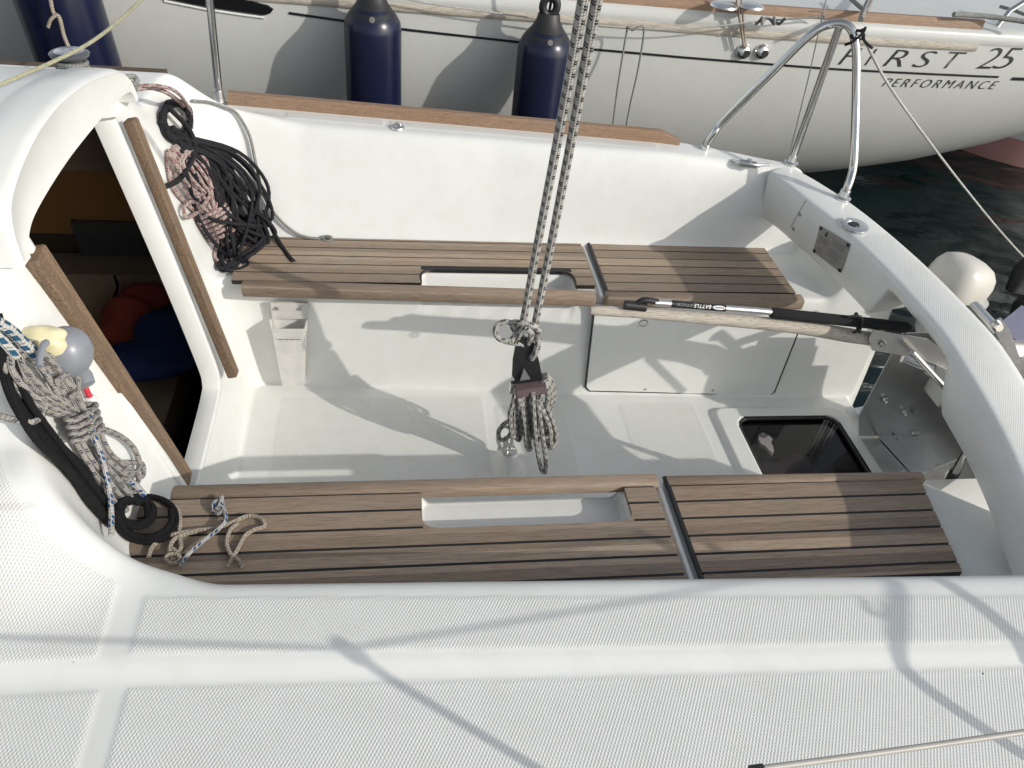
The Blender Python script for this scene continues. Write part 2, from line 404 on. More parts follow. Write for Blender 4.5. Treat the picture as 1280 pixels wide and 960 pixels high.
# sunk channel aft of the mainsheet
pan = [(-.385, .315, 1.35, 2.045), (.345, .60, 1.35, 2.0), (.80, 1.09, 1.35, 2.0)]
ns = np.zeros_like(X)
for a in pan: ns = np.maximum(ns, ss(-rrect(X, Y, *a, .02)/.006))
# deck panels
ytop = .797-.055*X; y1b = .688-.05*X; y2t = .645-.045*X
pA = np.maximum(np.maximum(Y-ytop, y1b-Y), -.425-X)
edgeL = np.minimum(D-np.maximum(Wl, 0), 5)
lw = -(Wl - .03)  # inner wall measure
# left panel follows the curved edge: distance from the coaming rim
rim = (np.maximum(Wl, 0) > D).astype(float); rimd = blur(rim, .03, ST)
pL = np.maximum(np.maximum(X+.465, .705-Y), (.975-rimd))
pB = np.maximum(np.maximum(Y-y2t, -.418-X+.0*Y), -1); pB2 = np.maximum(Y-(.662), X+.452)
for p_, r_ in ((pA, 1), (pL, 1), (pB, 1), (pB2, 1)):
    ns = np.maximum(ns, ss(-p_/.007)*(Y < 1.2))
fy0 = np.interp(X, [-.3, .35, 1.0], [2.585, 2.525, 2.455]); fpan = np.maximum(np.maximum((fy0+.018)-Y, Y-(far_edge(X)-.055)), np.maximum(-.36-X, X-.92))
fpan = np.where(np.abs(X+.02) < .012, 1, fpan)
ns = np.maximum(ns, ss(-fpan/.007)*(Y > 2.2))
Z = Z+np.where(Z < -.3, .0007, .0014)*ns
# outer edge of the boat: topsides fall to the water
xt = np.where(Y > 2.02, 1.735, np.where(Y > 1.226, 1.72, 1.37+(1.226-Y)*1.28))
xt = np.where(Y < .93, 1.75, xt)
dO = np.maximum(Y-far_edge(X), X-np.where(Y > 2.20, 1.57+(2.2-Y)*.22-.8*np.maximum(Y-2.36, 0), xt))
dO = np.maximum(dO, -.2-Y)
fall = np.where(dO > -.012, -((dO+.012)/.024)**2*.03, 0); fall = np.where(dO > 0, fall-dO*9, fall)
Zraw = Z.copy(); Z = np.maximum(Z+np.minimum(fall, 0), -1.1)
# --- ray / surface helpers
def hz(x, y):
    i = (x-gx[0])/ST; j = (y-gy[0])/ST; i0 = np.clip(np.floor(i).astype(int), 0, Z.shape[0]-2); j0 = np.clip(np.floor(j).astype(int), 0, Z.shape[1]-2)
    fi = np.clip(i-i0, 0, 1); fj = np.clip(j-j0, 0, 1)
    return (Z[i0, j0]*(1-fi)+Z[i0+1, j0]*fi)*(1-fj)+(Z[i0, j0+1]*(1-fi)+Z[i0+1, j0+1]*fi)*fj
def SF(px, py, lift=.01, up=0.):
    d = ray(px, py); t = np.arange(.5, 4.5, .003); p = CAM+np.outer(t, d)
    below = p[:, 2] < hz(p[:, 0], p[:, 1])+up
    k = np.argmax(below) if below.any() else len(t)-1
    return Vector(CAM+d*(t[k]-lift))

boat = thing('sailing_boat', (.4, 1.66, WATER), 'white sailing boat in the foreground with open cockpit, slatted teak benches and wooden tiller', 'sailing boat')
nx, ny = X.shape
co = np.stack([X, Y, Z], -1).reshape(-1, 3)
idx = np.arange(nx*ny).reshape(nx, ny)
quads = np.stack([idx[:-1, :-1], idx[1:, :-1], idx[1:, 1:], idx[:-1, 1:]], -1).reshape(-1, 4)
fc = co[quads].mean(1); fx, fyv, fz = fc[:, 0], fc[:, 1], fc[:, 2]
# companionway opening in the sloping bulkhead (y limits run with height)
t_ = (fz+.2)/.8; ylo = 1.445-.080*t_; yhi = np.interp(t_, [0, .125, .5, 1], [1.842, 1.861, 1.890, 1.914])
opening = (fz > -.197) & (fyv > ylo) & (fyv < yhi) & (fx < -.45) & (fx > -.75)
opening |= (fx < -.655) & (fyv > 1.335) & (fyv < 1.925) & (fz > .2)
keep = ~opening & (fz > -1.09)
inhole = (fx > 1.2) & (fx < 1.62) & (fyv > 1.405) & (fyv < 1.92) & (fz < -.47)
keep &= ~inhole
floorm = (fx > -.42) & (fx < 1.12) & (fyv > 1.33) & (fyv < 2.0) & (np.abs(fz-SOLE) < .07)
sidem = fyv < .829-.039*fx-.034
sidem &= fx > -1.59
def submesh(name, mask, mat):
    q = quads[mask & keep]; u, inv = np.unique(q, return_inverse=True); inv = inv.reshape(-1, 4)
    me = bpy.data.meshes.new(name); me.vertices.add(len(u)); me.vertices.foreach_set('co', co[u].ravel())
    me.loops.add(inv.size); me.loops.foreach_set('vertex_index', inv.ravel().astype(np.int32))
    me.polygons.add(len(inv)); me.polygons.foreach_set('loop_start', (np.arange(len(inv))*4).astype(np.int32)); me.polygons.foreach_set('loop_total', np.full(len(inv), 4, np.int32))
    me.update(calc_edges=True); me.validate()
    a = me.attributes.new('ns', 'FLOAT', 'POINT'); a.data.foreach_set('value', ns.reshape(-1)[u])
    return link(name, me, mat, boat)
submesh('cockpit_floor', floorm, M['deck'])
submesh('side_deck', sidem & ~floorm, M['deck'])
submesh('cockpit_moulding', ~floorm & ~sidem, M['deck'])

# --- teak benches -------------------------------------------------------------
def bench(name, x0, x1, yfront, yback, cut=None, skew=0., z=.004):
    """slats along x between yfront and yback; cut=(xa,xb,yc) leaves a notch from the front to yc"""
    sgn = 1 if yback > yfront else -1; bm = bmesh.new(); w = .052; gap = .0072 if yfront < 1.6 else .0062; y = yfront; nslat = 0
    root = None
    while (yback-y)*sgn > .012:
        ye = y+sgn*w
        if (ye-yback)*sgn > 0: ye = yback
        a, c = sorted((y+sgn*gap/2, ye-sgn*gap/2))
        segs = [(x0, x1)]
        if cut and (cut[2]-(y+sgn*.01))*sgn > 0:
            segs = [(x0, cut[0]), (cut[1], x1)]
        for s0, s1 in segs:
            vs = add_box(bm, s0, s1, a, c, z, z+.0125)
        y = ye; nslat += 1
    for v_ in bm.verts: v_.co.x += skew*(v_.co.y-yfront) if v_.co.x > (x0+x1)/2 else 0
    o = bm_obj(name, bm, M['teak'], boat, bevel=.0012, seg=1, angle=30)
    cb = bmesh.new(); a, c = sorted((yfront, yback))
    if cut:
        cc = cut[2]
        add_box(cb, x0+.003, cut[0]-.002, a, c, z-.001, z+.0115); add_box(cb, cut[1]+.002, x1-.003, a, c, z-.001, z+.0115)
        p, q = sorted((cc+sgn*.004, yback)); add_box(cb, cut[0]-.001, cut[1]+.001, p, q, z-.001, z+.0112)
        p, q = sorted((cc-sgn*.001, cc+sgn*.006))
    else: add_box(cb, x0+.003, x1-.003, a, c, z-.001, z+.0115)
    for v_ in cb.verts: v_.co.x += skew*(v_.co.y-yfront) if v_.co.x > (x0+x1)/2 else 0
    bm_obj('caulking', cb, M['caulk'], o, angle=30)
    return o
bl = bench('bench_slats', -.56, .635, 1.216, .925, cut=(.062, .556, 1.11))
br = bench('bench_slats', .675, 1.355, 1.216, .925, skew=.19)
fl = bench('bench_slats', -.50, .668, 2.105, 2.378, cut=(.09, .60, 2.186))
fr_ = bench('bench_slats', .705, 1.372, 2.075, 2.378, skew=.0)
for f_, a, c in ((1, -.49, .655), (2, .672, 1.372)): pass
def corner_fill(cx, cy, sx_, sy_, par, r_=.028):
    b_ = bmesh.new(); pts = [(cx, cy, .004)]+[(cx+sx_*(r_-r_*math.sin(a)), cy+sy_*(r_-r_*math.cos(a)), .004) for a in [math.pi/2*k/8 for k in range(9)]]
    add_prism(b_, pts, (0, 0, .0125)); bm_obj('corner_piece', b_, M['teak'], par, smooth=False)
corner_fill(.062, 1.11, 1, 1, bl); corner_fill(.556, 1.11, -1, 1, bl); corner_fill(.09, 2.186, 1, -1, fl); corner_fill(.60, 2.186, -1, -1, fl)
for x_, s_ in ((.09, 1), (.60, -1)): tubes('rubber_edging', [(catmull([(x_-s_*.002, 2.11, .013), (x_-s_*.002, 2.15, .015), (x_+s_*.010, 2.178, .015), (x_+s_*.04, 2.188, .015)], 5), .004)], M['rubber'], fl)
def nosing(x0, x1, y0, y0b, wy, mat, par, zt=.021, th=.034):
    bm = bmesh.new()
    # rounded rectangle swept along x, y centre moves from y0 to y0b
    secs = []
    for k, x in enumerate((x0, x0+.004, x1-.004, x1)):
        yc = y0+(y0b-y0)*(x-x0)/(x1-x0); s_ = .8 if k in (0, 3) else 1.
        ring = []
        for i in range(16):
            a = 2*math.pi*i/16; ca, sa = math.cos(a), math.sin(a)
            ring.append(bm.verts.new((x, yc+s_*wy/2*abs(ca)**.55*(1 if ca > 0 else -1), zt-th/2+s_*th/2*abs(sa)**.55*(1 if sa > 0 else -1))))
        secs.append(ring)
    for a, c in zip(secs, secs[1:]):
        for i in range(16): bm.faces.new((a[i], a[(i+1) % 16], c[(i+1) % 16], c[i]))
    bm.faces.new(secs[0][::-1]); bm.faces.new(secs[-1])
    return bm_obj('bench_edge', bm, mat, boat, angle=50)
nosing(-.50, .648, 1.238, 1.238, .040, M['teak_edge'], boat)
nosing(.668, 1.372, 1.234, 1.226, .030, M['teak_edge'], boat)
nosing(-.465, .655, 2.088, 2.052, .048, M['teak_edge'], boat, .022, .044)
nosing(.690, 1.385, 2.050, 2.046, .048, M['teak_edge'], boat, .022, .044)
# rubber end strips and the white ridge between the bench halves
for (xa, ya, xb, yb) in ((.668, 1.245, .668, .92), (.698, 2.04, .698, 2.38)):
    tubes('rubber_edging', [([(xa, ya, .014), (xb, (ya+yb)/2, .014), (xb, yb, .014)], .006)], M['rubber'], boat)
for (xa, ya, xb, yb) in ((.652, 1.235, .650, .92), (.682, 2.06, .680, 2.385)):
    tubes('drain_ridge', [([(xa, ya, .001), (xb, yb, .001)], .0085)], M['white'], boat)
# rubber lips at the ends of the far hand recess
# --- locker door in the far bench front
def yface(x): return (2.13-.068*(x+.45)/1.15 if x < .7 else 2.062-.025*(x-.7)/.8)
dp = [(.665, -.03), (.69, -.385), (.705, -.402), (1.395, -.412), (1.41, -.40), (1.405, -.03)]
bm = bmesh.new(); add_prism(bm, [(x, yface(x)-.010-.004*(-z), z) for x, z in dp], (0, .012, 0)); door = bm_obj('locker_door', bm, M['white'], boat, bevel=.003)
tubes('seal', [([(x, yface(x)-.0065-.004*(-z), z) for x, z in [(.661, -.03), (.686, -.388), (.703, -.407), (1.397, -.417), (1.415, -.402), (1.41, -.03)]], .0028)], M['caulk'], door, 6)
for px in (806, 889):
    p = P(px, 492, y=2.038); fix('screw', M['grey_metal'], door, ((p.x, yface(p.x)-.0125, -.392), (0, -1, 0), .0045, .002))
# --- winch handle pocket
bm = bmesh.new(); yb_ = yface(-.33)-.006
def pk(x, z, y): return (x, y, z)
o1 = [(-.392, -.072), (-.276, -.072), (-.306, -.385), (-.384, -.385)]
A = [(-.392, yb_+.006, -.072), (-.276, yb_+.006, -.072), (-.306, yb_+.006, -.385), (-.384, yb_+.006, -.385)]
bx = [(-.388, yb_-.060, -.135), (-.284, yb_-.060, -.135), (-.308, yb_-.050, -.385), (-.380, yb_-.050, -.385)]
va = [bm.verts.new(p) for p in A]; vb = [bm.verts.new(p) for p in bx]
tl = bm.verts.new((-.392, yb_-.004, -.135)); tr_ = bm.verts.new((-.279, yb_-.004, -.135))
tl2 = bm.verts.new((-.392, yb_-.004, -.072)); tr2 = bm.verts.new((-.276, yb_-.004, -.072))
bm.faces.new((tl2, tr2, tr_, tl)); bm.faces.new((va[0], va[1], tr2, tl2)); bm.faces.new((vb[0], vb[1], vb[2], vb[3]))
bm.faces.new((tl, vb[0], vb[3], va[3])); bm.faces.new((tr_, va[2], vb[2], vb[1])); bm.faces.new((va[3], vb[3], vb[2], va[2]))
bm.faces.new((va[0], tl2, tl, va[3])); bm.faces.new((va[1], va[2], tr_, tr2))
bmesh.ops.recalc_face_normals(bm, faces=bm.faces)
pocket = bm_obj('winch_handle_pocket', bm, M['pocket'], boat, smooth=False)
sm = pocket.modifiers.new('s', 'SOLIDIFY'); sm.thickness = .004; bv = pocket.modifiers.new('b', 'BEVEL'); bv.width = .003; bv.segments = 2
for x in (-.372, -.298): fix('screw', M['grey_metal'], pocket, ((x, yb_-.009, -.09), (0, -1, 0), .006, .004))
place_text('lettering', '\u2014 \u2014 \u2014 \u2014', lambda u, v_: Vector((-.37+u, yb_-.0645, -.175+v_)), .07, .003, M['inkgrey'], pocket)
# --- floor hatch (smoked pane in a white rim) with things below
hx0, hx1, hy0, hy1 = 1.215, 1.605, 1.42, 1.905
def rr_pts(x0, x1, y0, y1, r, z, n=6):
    out = []
    for cx, cy, a0 in ((x1-r, y1-r, 0), (x0+r, y1-r, 90), (x0+r, y0+r, 180), (x1-r, y0+r, 270)):
        for k in range(n+1):
            a = math.radians(a0+90*k/n); out.append((cx+r*math.cos(a), cy+r*math.sin(a), z))
    return out
bm = bmesh.new(); add_prism(bm, rr_pts(hx0+.004, hx1-.004, hy0+.004, hy1-.004, .046, SOLE-.012), (0, 0, .006))
hatch = bm_obj('floor_hatch', bm, M['smoke'], boat)
tubes('gasket', [(rr_pts(hx0+.002, hx1-.002, hy0+.002, hy1-.002, .048, SOLE+.006), .008, True)], M['rubber'], hatch)
bm = bmesh.new(); hp = P(957, 548, z=SOLE-.02)
add_prism(bm, [(hp.x+.028*math.cos(a)*(1 if math.sin(a) > 0 else .5)-.0, hp.y+.05*math.sin(a)-.02, SOLE-.035) for a in [2*math.pi*k/18 for k in range(18)]], (0, 0, .014))
bm_obj('handle', bm, M['recess'], hatch, bevel=.004)
tubes('latch_ring', [([(hp.x+.010*math.cos(a), hp.y+.014+.010*math.sin(a), SOLE-.018) for a in [2*math.pi*k/14 for k in range(14)]], .003, True)], M['grey_metal'], hatch)
bm = bmesh.new()
for (a, c, z0, z1) in ((hx0-.02, hx0-.01, -.95, -.40), (hx1+.01, hx1+.02, -.95, -.40)): add_box(bm, a, c, hy0-.02, hy1+.02, z0, SOLE-.03)
add_box(bm, hx0-.02, hx1+.02, hy0-.02, hy0-.01, -.95, SOLE-.03); add_box(bm, hx0-.02, hx1+.02, hy1+.01, hy1+.02, -.95, SOLE-.03); add_box(bm, hx0-.02, hx1+.02, hy0-.02, hy1+.02, -.96, -.95)
bm_obj('hatch_well', bm, simple('dark_bilge_paint', (.03, .028, .03), .7), boat)
def blob(name, c, r, mat, parent=None, amp=.25, seed=0, sub=4, sc=4., rot=0):
    bm = bmesh.new(); bmesh.ops.create_icosphere(bm, subdivisions=sub, radius=1)
    rg = random.Random(seed); ph = [(rg.uniform(.6, 1.8)*sc/3, Vector((rg.gauss(0, 1), rg.gauss(0, 1), rg.gauss(0, 1))), rg.uniform(0, 6)) for _ in range(14)]
    mt = Matrix.Rotation(rot, 4, 'Z')
    for v_ in bm.verts:
        n = v_.co.copy(); s_ = 1+amp*sum(math.sin(f_*2.2*d_.dot(n)+p_) for f_, d_, p_ in ph)/5
        q = Vector((n.x*r[0]*s_, n.y*r[1]*s_, n.z*r[2]*s_)); v_.co = (mt @ q)+Vector(c)
    return bm_obj(name, bm, mat, parent, angle=80)
tag(blob('stowed_bag', (1.40, 1.66, -.60), (.17, .20, .12), M['bag'], None, .3, 3), 'dark purple bag stowed under the smoked floor hatch', 'bag')
bar('rim_strip', (1.50, 1.50, SOLE-.028), (1.44, 1.62, SOLE-.028), (1, 0, 0), .03, .01, M['greyball'], hatch)

# --- stern beam ----------------------------------------------------------------
ctr = [(1.355, 2.425), (1.40, 2.33), (1.442, 2.21), (1.468, 2.10), (1.487, 1.98), (1.500, 1.86), (1.507, 1.74), (1.508, 1.60), (1.506, 1.47), (1.503, 1.33), (1.508, 1.197), (1.500, 1.056), (1.465, .905), (1.41, .76), (1.34, .61)]
ctr = catmull([(a, c, 0) for a, c in ctr], 6); V = []; nsv = []
tn = [np.array(ctr[min(i+1, len(ctr)-1)])-np.array(ctr[max(i-1, 0)]) for i in range(len(ctr))]
secs = []
for p, t in zip(ctr, tn):
    t = t/np.linalg.norm(t); n = np.array([-t[1], t[0], 0]);  n = n if n[0] < 0 else -n      # n points to the cockpit
    y = p[1]; w_in = .080; w_out = .082
    cut = ss((1.80-y)/.07)*ss((y-1.36)/.05)*(1.0); cut = float(cut)
    zb_ = .128+.132*cut
    if y > 2.22: w_in = .080-.03*min(1, (y-2.22)/.2)
    lean = .022; w_out += .16*float(ss((1.22-y)/.25))  # unseen near end widened so its shadow covers the aft bench end
    zt = .305-.105*float(ss((1.50-y)/.62)); zb_ -= .305-zt
    prof = []
    # (offset toward the cockpit, z, nonskid)
    prof += [(-w_out, zt-.10), (-w_out, zt-.03), (-w_out+.008, zt-.010), (-w_out+.024, zt)]
    for k in range(1, 8): prof.append((-w_out+.024+(w_in+w_out-.040)*k/8, zt+.004*math.sin(math.pi*k/8)))
    prof += [(w_in-.015, zt), (w_in-.006, zt-.0025), (w_in-.001, zt-.007), (w_in+.002, zt-.015)]
    h_ = zt-.015-(zb_+.012); prof += [(w_in+.002-lean*.5*h_/.14, zb_+.012+h_*.5), (w_in-lean*h_/.14+.002, zb_+.012), (w_in-.006-lean*h_/.14, zb_), (w_in-.03, zb_), (0., zb_+.01), (-w_out+.02, zb_+.02)]
    secs.append([(p[0]+n[0]*a, p[1]+n[1]*a, z) for a, z in prof])
    nsk = [0]*len(prof)
    if y < 1.97:
        for k in range(4, 11): nsk[k] = 1
    nsv += nsk
L_ = len(secs[0]); vs = [q for s_ in secs for q in s_]; fs = []
for i in range(len(secs)-1):
    for k in range(L_):
        k2 = (k+1) % L_; fs.append((i*L_+k, i*L_+k2, (i+1)*L_+k2, (i+1)*L_+k))
fs.append(tuple(range(L_))); fs.append(tuple(range((len(secs)-1)*L_, len(secs)*L_))[::-1])
me = bpy.data.meshes.new('stern_beam'); me.from_pydata(vs, [], fs); bm = bmesh.new(); bm.from_mesh(me); bmesh.ops.recalc_face_normals(bm, faces=bm.faces); bm.to_mesh(me); bm.free()
a = me.attributes.new('ns', 'FLOAT', 'POINT'); a.data.foreach_set('value', nsv)
beam = link('stern_beam', me, M['deck'], boat, True, 70)
# helper: point on the inner (forward) face of the beam from a pixel
def beamface(px, py, out=.0):
    d = ray(px, py); best = None
    for k in range(len(secs)-1):
        a0 = np.array(secs[k][14]); a1 = np.array(secs[k+1][14]); b0 = np.array(secs[k][16])
        n = np.cross(a1-a0, b0-a0); n /= np.linalg.norm(n); t = n.dot(a0-CAM)/n.dot(d); p = CAM+d*t
        s_ = (p-a0).dot(a1-a0)/((a1-a0).dot(a1-a0))
        if 0 <= s_ <= 1: best = (p, n if n.dot(d) < 0 else -n)
    if best is None: best = (CAM+d*2.7, -d)
    return Vector(best[0]+best[1]*out), Vector(best[1])
cs = [beamface(*p, .0015)[0] for p in ((1026, 282), (1064, 305), (1052, 341), (1017, 314))]
nrm = beamface(1040, 310)[1]
bm = bmesh.new(); add_prism(bm, cs, nrm*.0016); plate = bm_obj('builder_plate', bm, M['plate'], beam, smooth=False)
plate['label'] = 'grey metal data plate riveted to the stern beam'
def onplate(u, v_):   # u along the long side 0..1, v down 0..1
    return (cs[0]*(1-u)+cs[1]*u)*(1-v_)+(cs[3]*(1-u)+cs[2]*u)*v_+nrm*.0022
W_ = (cs[1]-cs[0]).length; H_ = (cs[3]-cs[0]).length
for u, v_ in ((.05, .06), (.95, .06), (.05, .94), (.95, .94)): fix('rivet', M['ink'], beam, (onplate(u, v_), nrm, .0065, .003))
rows = [('MAX', .08, .34, .30, .05), ('CATEGORY', .08, .42, .34, .04), ('C 1  700 KG', .08, .50, .30, .04), ('M', .28, .62, .05, .06), ('HULL DESIGN', .50, .20, .42, .045), ('MANUFACTURER', .50, .28, .42, .045), ('SAFETY 94-25-EC', .50, .36, .42, .04), ('READ MANUAL', .46, .52, .40, .035), ('BEFORE USE AT SEA', .46, .60, .44, .035), ('LOAD LIMIT', .46, .68, .36, .035), ('PERSONS ON BOARD', .46, .76, .42, .035), ('C E', .62, .90, .14, .07), ('KG', .12, .76, .14, .05), ('MAX', .12, .86, .2, .045)]
rows = [('\u2014\u2014\u2014' if i not in (11,) else 'CE', *r_[1:]) for i, r_ in enumerate(rows)]
for s_, u0, v0, w_, h_ in rows:
    if s_ != 'CE': h_ = .022
    place_text('lettering', s_, lambda u, v_, u0=u0, v0=v0: onplate(u0+u/W_, v0-v_/H_), w_*W_, h_*H_, M['inkgrey'], plate)
bm = bmesh.new(); add_prism(bm, [onplate(u, v_) for u, v_ in ((.22, .20), (.25, .14), (.24, .08), (.28, .05), (.30, .10), (.285, .16), (.30, .20), (.26, .24))], nrm*.0005); bm_obj('emblem', bm, M['ink'], plate, smooth=False)
for px, py in ((1000, 268), (992, 286)):
    p, n_ = beamface(px, py); fix('screw', M['grey_metal'], beam, (p, n_, .007, .003))
tubes('cover_seam', [([beamface(1007, 251, 0)[0], beamface(997, 268, 0)[0], beamface(989, 284, 0)[0]], .0012)], M['inkgrey'], beam, 6)
fp = P(1067, 282, z=.311)
lathe('deck_filler', [(0, 0), (.047, 0), (.047, .003), (.043, .005), (.022, .005), (.020, .0025), (0, .0025)], fp, M['steel_plate'], beam)
lathe('filler_socket', [(0, .003), (.018, .003), (.016, .0062), (0, .0062)], fp, M['ink'], beam)

# --- companionway: frame, wooden slides, hood, cabin ---------------------------
def BH(y, z, out=0.): return Vector((-.566-.19*z+out, y, z))
fr_pts = [BH(1.913, .60, .016), BH(1.889, .2, .016), BH(1.860, -.10, .014), BH(1.845, -.17, .010), BH(1.815, -.198, .004), BH(1.70, -.203, .004), BH(1.50, -.203, .004), BH(1.418, -.198, .004), BH(1.402, -.15, .004), BH(1.372, .25, .004), BH(1.35, .60, .004)]
fpts = catmull(fr_pts, 5)
bm = bmesh.new(); rings = []
for i, p in enumerate(fpts):
    t = Vector(fpts[min(i+1, len(fpts)-1)]-fpts[max(i-1, 0)]).normalized(); n = Vector((1, 0, .19)).normalized(); s_ = t.cross(n).normalized()
    rings.append([bm.verts.new(Vector(p)+s_*a+n*c) for a, c in ((-.010, -.045), (-.010, .003), (-.007, .006), (.007, .006), (.010, .003), (.010, -.045))])
for a, c in zip(rings, rings[1:]):
    for k in range(6): bm.faces.new((a[k], a[(k+1) % 6], c[(k+1) % 6], c[k]))
bm.faces.new(rings[0]); bm.faces.new(rings[-1][::-1])
bm_obj('companionway_frame', bm, M['white'], boat, angle=50)
def strip(p0, p1, w, h, label):
    mid = (Vector(p0)+Vector(p1))/2
    o = bar('wooden_slide', p0, p1, (0, 1, 0), w, h, M['teak_strip'], boat, bevel=.007, rnd=3); return o
a0 = P(155, 150, z=.575); a1 = P(286, 470, z=-.185)
o = strip(a0+Vector((.0, 0, 0)), a1, .040, .030, ''); o['label'] = 'round edged wooden slide on the far side of the cabin doorway'
a0 = P(32, 317, z=.57); a1 = P(225, 602, z=-.175)
o = strip(a0, a1, .056, .030, ''); o['label'] = 'wooden slide on the near side of the cabin doorway'
# hood (sliding hatch garage)
outer = [(1.262, .595), (1.264, .655), (1.285, .698), (1.337, .724), (1.41, .743), (1.485, .754), (1.575, .757), (1.665, .751), (1.77, .737), (1.872, .716), (1.95, .697), (2.0, .679), (2.042, .652), (2.068, .62), (2.078, .585)]
inner = [(2.052, .585), (2.03, .620), (1.95, .637), (1.813, .648), (1.67, .655), (1.545, .657), (1.42, .652), (1.34, .642), (1.300, .62), (1.290, .595)]
ol = catmull([(0, a, c) for a, c in outer], 4); il = catmull([(0, a, c) for a, c in inner], 4)
loop = [(p[1], p[2]) for p in ol]+[(p[1], p[2]) for p in il]
nO = len(ol); cy_, cz_ = 1.67, .66
xs_ = [(-.650, -.006), (-.647, -.002), (-.652, .003), (-.665, .006), (-.70, .007), (-.735, .006), (-.745, .001), (-.76, -.001), (-.90, -.001), (-1.2, 0), (-1.6, 0)]
bm = bmesh.new(); rings = []
for x, g in xs_:
    r_ = []
    for k, (y, z) in enumerate(loop):
        if k < nO:
            # grow outward along the outline normal
            p0_ = loop[max(k-1, 0)]; p1_ = loop[min(k+1, nO-1)]; tx, tz = p1_[0]-p0_[0], p1_[1]-p0_[1]; l_ = math.hypot(tx, tz); ny_, nz_ = -tz/l_, tx/l_
            r_.append(bm.verts.new((x-.0*(z-.6), y+ny_*g, z+nz_*g)))
        else: r_.append(bm.verts.new((x+(.004 if g == -.006 else 0), y, z)))
    rings.append(r_)
for a, c in zip(rings, rings[1:]):
    for k in range(len(loop)): bm.faces.new((a[k], a[(k+1) % len(loop)], c[(k+1) % len(loop)], c[k]))
# front face: fill between outer and inner
f0 = rings[0]; m_o = nO; m_i = len(loop)-nO
for k in range(m_o-1):
    j = round((m_i-1)*(1-k/(m_o-1))); j2 = round((m_i-1)*(1-(k+1)/(m_o-1)))
    q = [f0[k], f0[k+1], f0[nO+j2]]+([f0[nO+j]] if j != j2 else [])
    try: bm.faces.new(q)
    except ValueError: pass
bm_obj('cabin_hood', bm, M['white'], boat, angle=50)
# cabin interior
def pl(name, pts, mat, th=(0, 0, 0)):
    bm = bmesh.new(); add_prism(bm, pts, th); return bm_obj(name, bm, mat, boat, smooth=False)
bm = bmesh.new()
add_box(bm, -2.7, -.60, .80, 2.66, -1.02, -1.0); add_box(bm, -2.7, -.72, 2.64, 2.66, -1.0, .45); add_box(bm, -2.7, -.72, .80, .82, -1.0, .2)
add_box(bm, -2.72, -2.7, .8, 2.66, -1.0, .6); add_box(bm, -2.7, -.75, .8, 1.22, .2, .22); add_box(bm, -2.7, -.72, 2.08, 2.66, .44, .46); add_box(bm, -2.7, -1.6, 1.2, 2.1, .55, .57)
add_box(bm, -.60, -.58, .8, 2.66, -1.0, -.44)
add_box(bm, -2.7, -.70, 2.036, 2.05, .40, .60); add_box(bm, -2.7, -.72, 1.285, 1.295, .40, .60)
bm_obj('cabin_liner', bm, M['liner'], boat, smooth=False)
bm = bmesh.new(); add_box(bm, -2.6, -.74, 2.60, 2.62, -.12, .23); veneer = bm_obj('cabin_side_panel', bm, M['brownwood'], boat, smooth=False)
bm = bmesh.new(); add_box(bm, -2.6, -.74, 2.56, 2.60, .26, .31); bm_obj('cabin_shelf', bm, M['screen'], boat, smooth=False)
a = P(88, 276, y=2.59); c = P(200, 320, y=2.59)
bm = bmesh.new(); add_box(bm, a.x, c.x+.05, 2.585, 2.60, min(a.z, c.z)-.0, max(a.z, c.z)); bm_obj('cabin_window', bm, M['screen'], boat, bevel=.012)
for k, (x0, x1) in enumerate(((-2.6, -1.42), (-1.41, -.76))):
    bm = bmesh.new(); add_box(bm, x0, x1, 2.46, 2.60, -.50, -.20); bm_obj('back_cushion', bm, M['cushion'], boat, bevel=.03, seg=4)
    bm = bmesh.new(); add_box(bm, x0, x1, 1.98, 2.52, -.58, -.47); bm_obj('seat_cushion', bm, M['cushion'], boat, bevel=.03, seg=4)
bm = bmesh.new(); add_box(bm, -2.6, -.76, 2.02, 2.6, -1.0, -.585); bm_obj('settee_base', bm, M['liner'], boat, smooth=False)
bm = bmesh.new(); add_box(bm, -1.9, -.70, 1.25, 1.62, -.95, -.62); bm_obj('step_box', bm, M['cushion'], boat, bevel=.02)
def zat(px, py, y): return P(px, py, y=y)
p = zat(178, 405, 2.33); j1 = blob('life_jacket', (p.x, 2.33, p.z), (.13, .09, .14), M['orange'], None, .22, 5, rot=.2)
tag(j1, 'orange life jacket leaning against the beige cabin cushion, left of the blue one', 'life jacket')
p = zat(232, 425, 2.24); j2 = thing('life_jacket', (p.x, 2.24, p.z-.1), 'blue life jacket lying on the cabin cushion beside the orange one', 'life jacket')
blob('body', (p.x, 2.24, p.z), (.16, .11, .13), M['blue'], j2, .22, 8); p2 = zat(195, 460, 2.12); blob('flap', (p2.x, 2.14, p2.z+.02), (.17, .09, .05), M['blue'], j2, .2, 12)
cord = [zat(143, 345, 2.44), zat(147, 360, 2.44), zat(140, 380, 2.42), zat(146, 400, 2.40)]
tubes('hanging_cord', [(catmull(cord, 6), .005)], M['r_black'], j1)

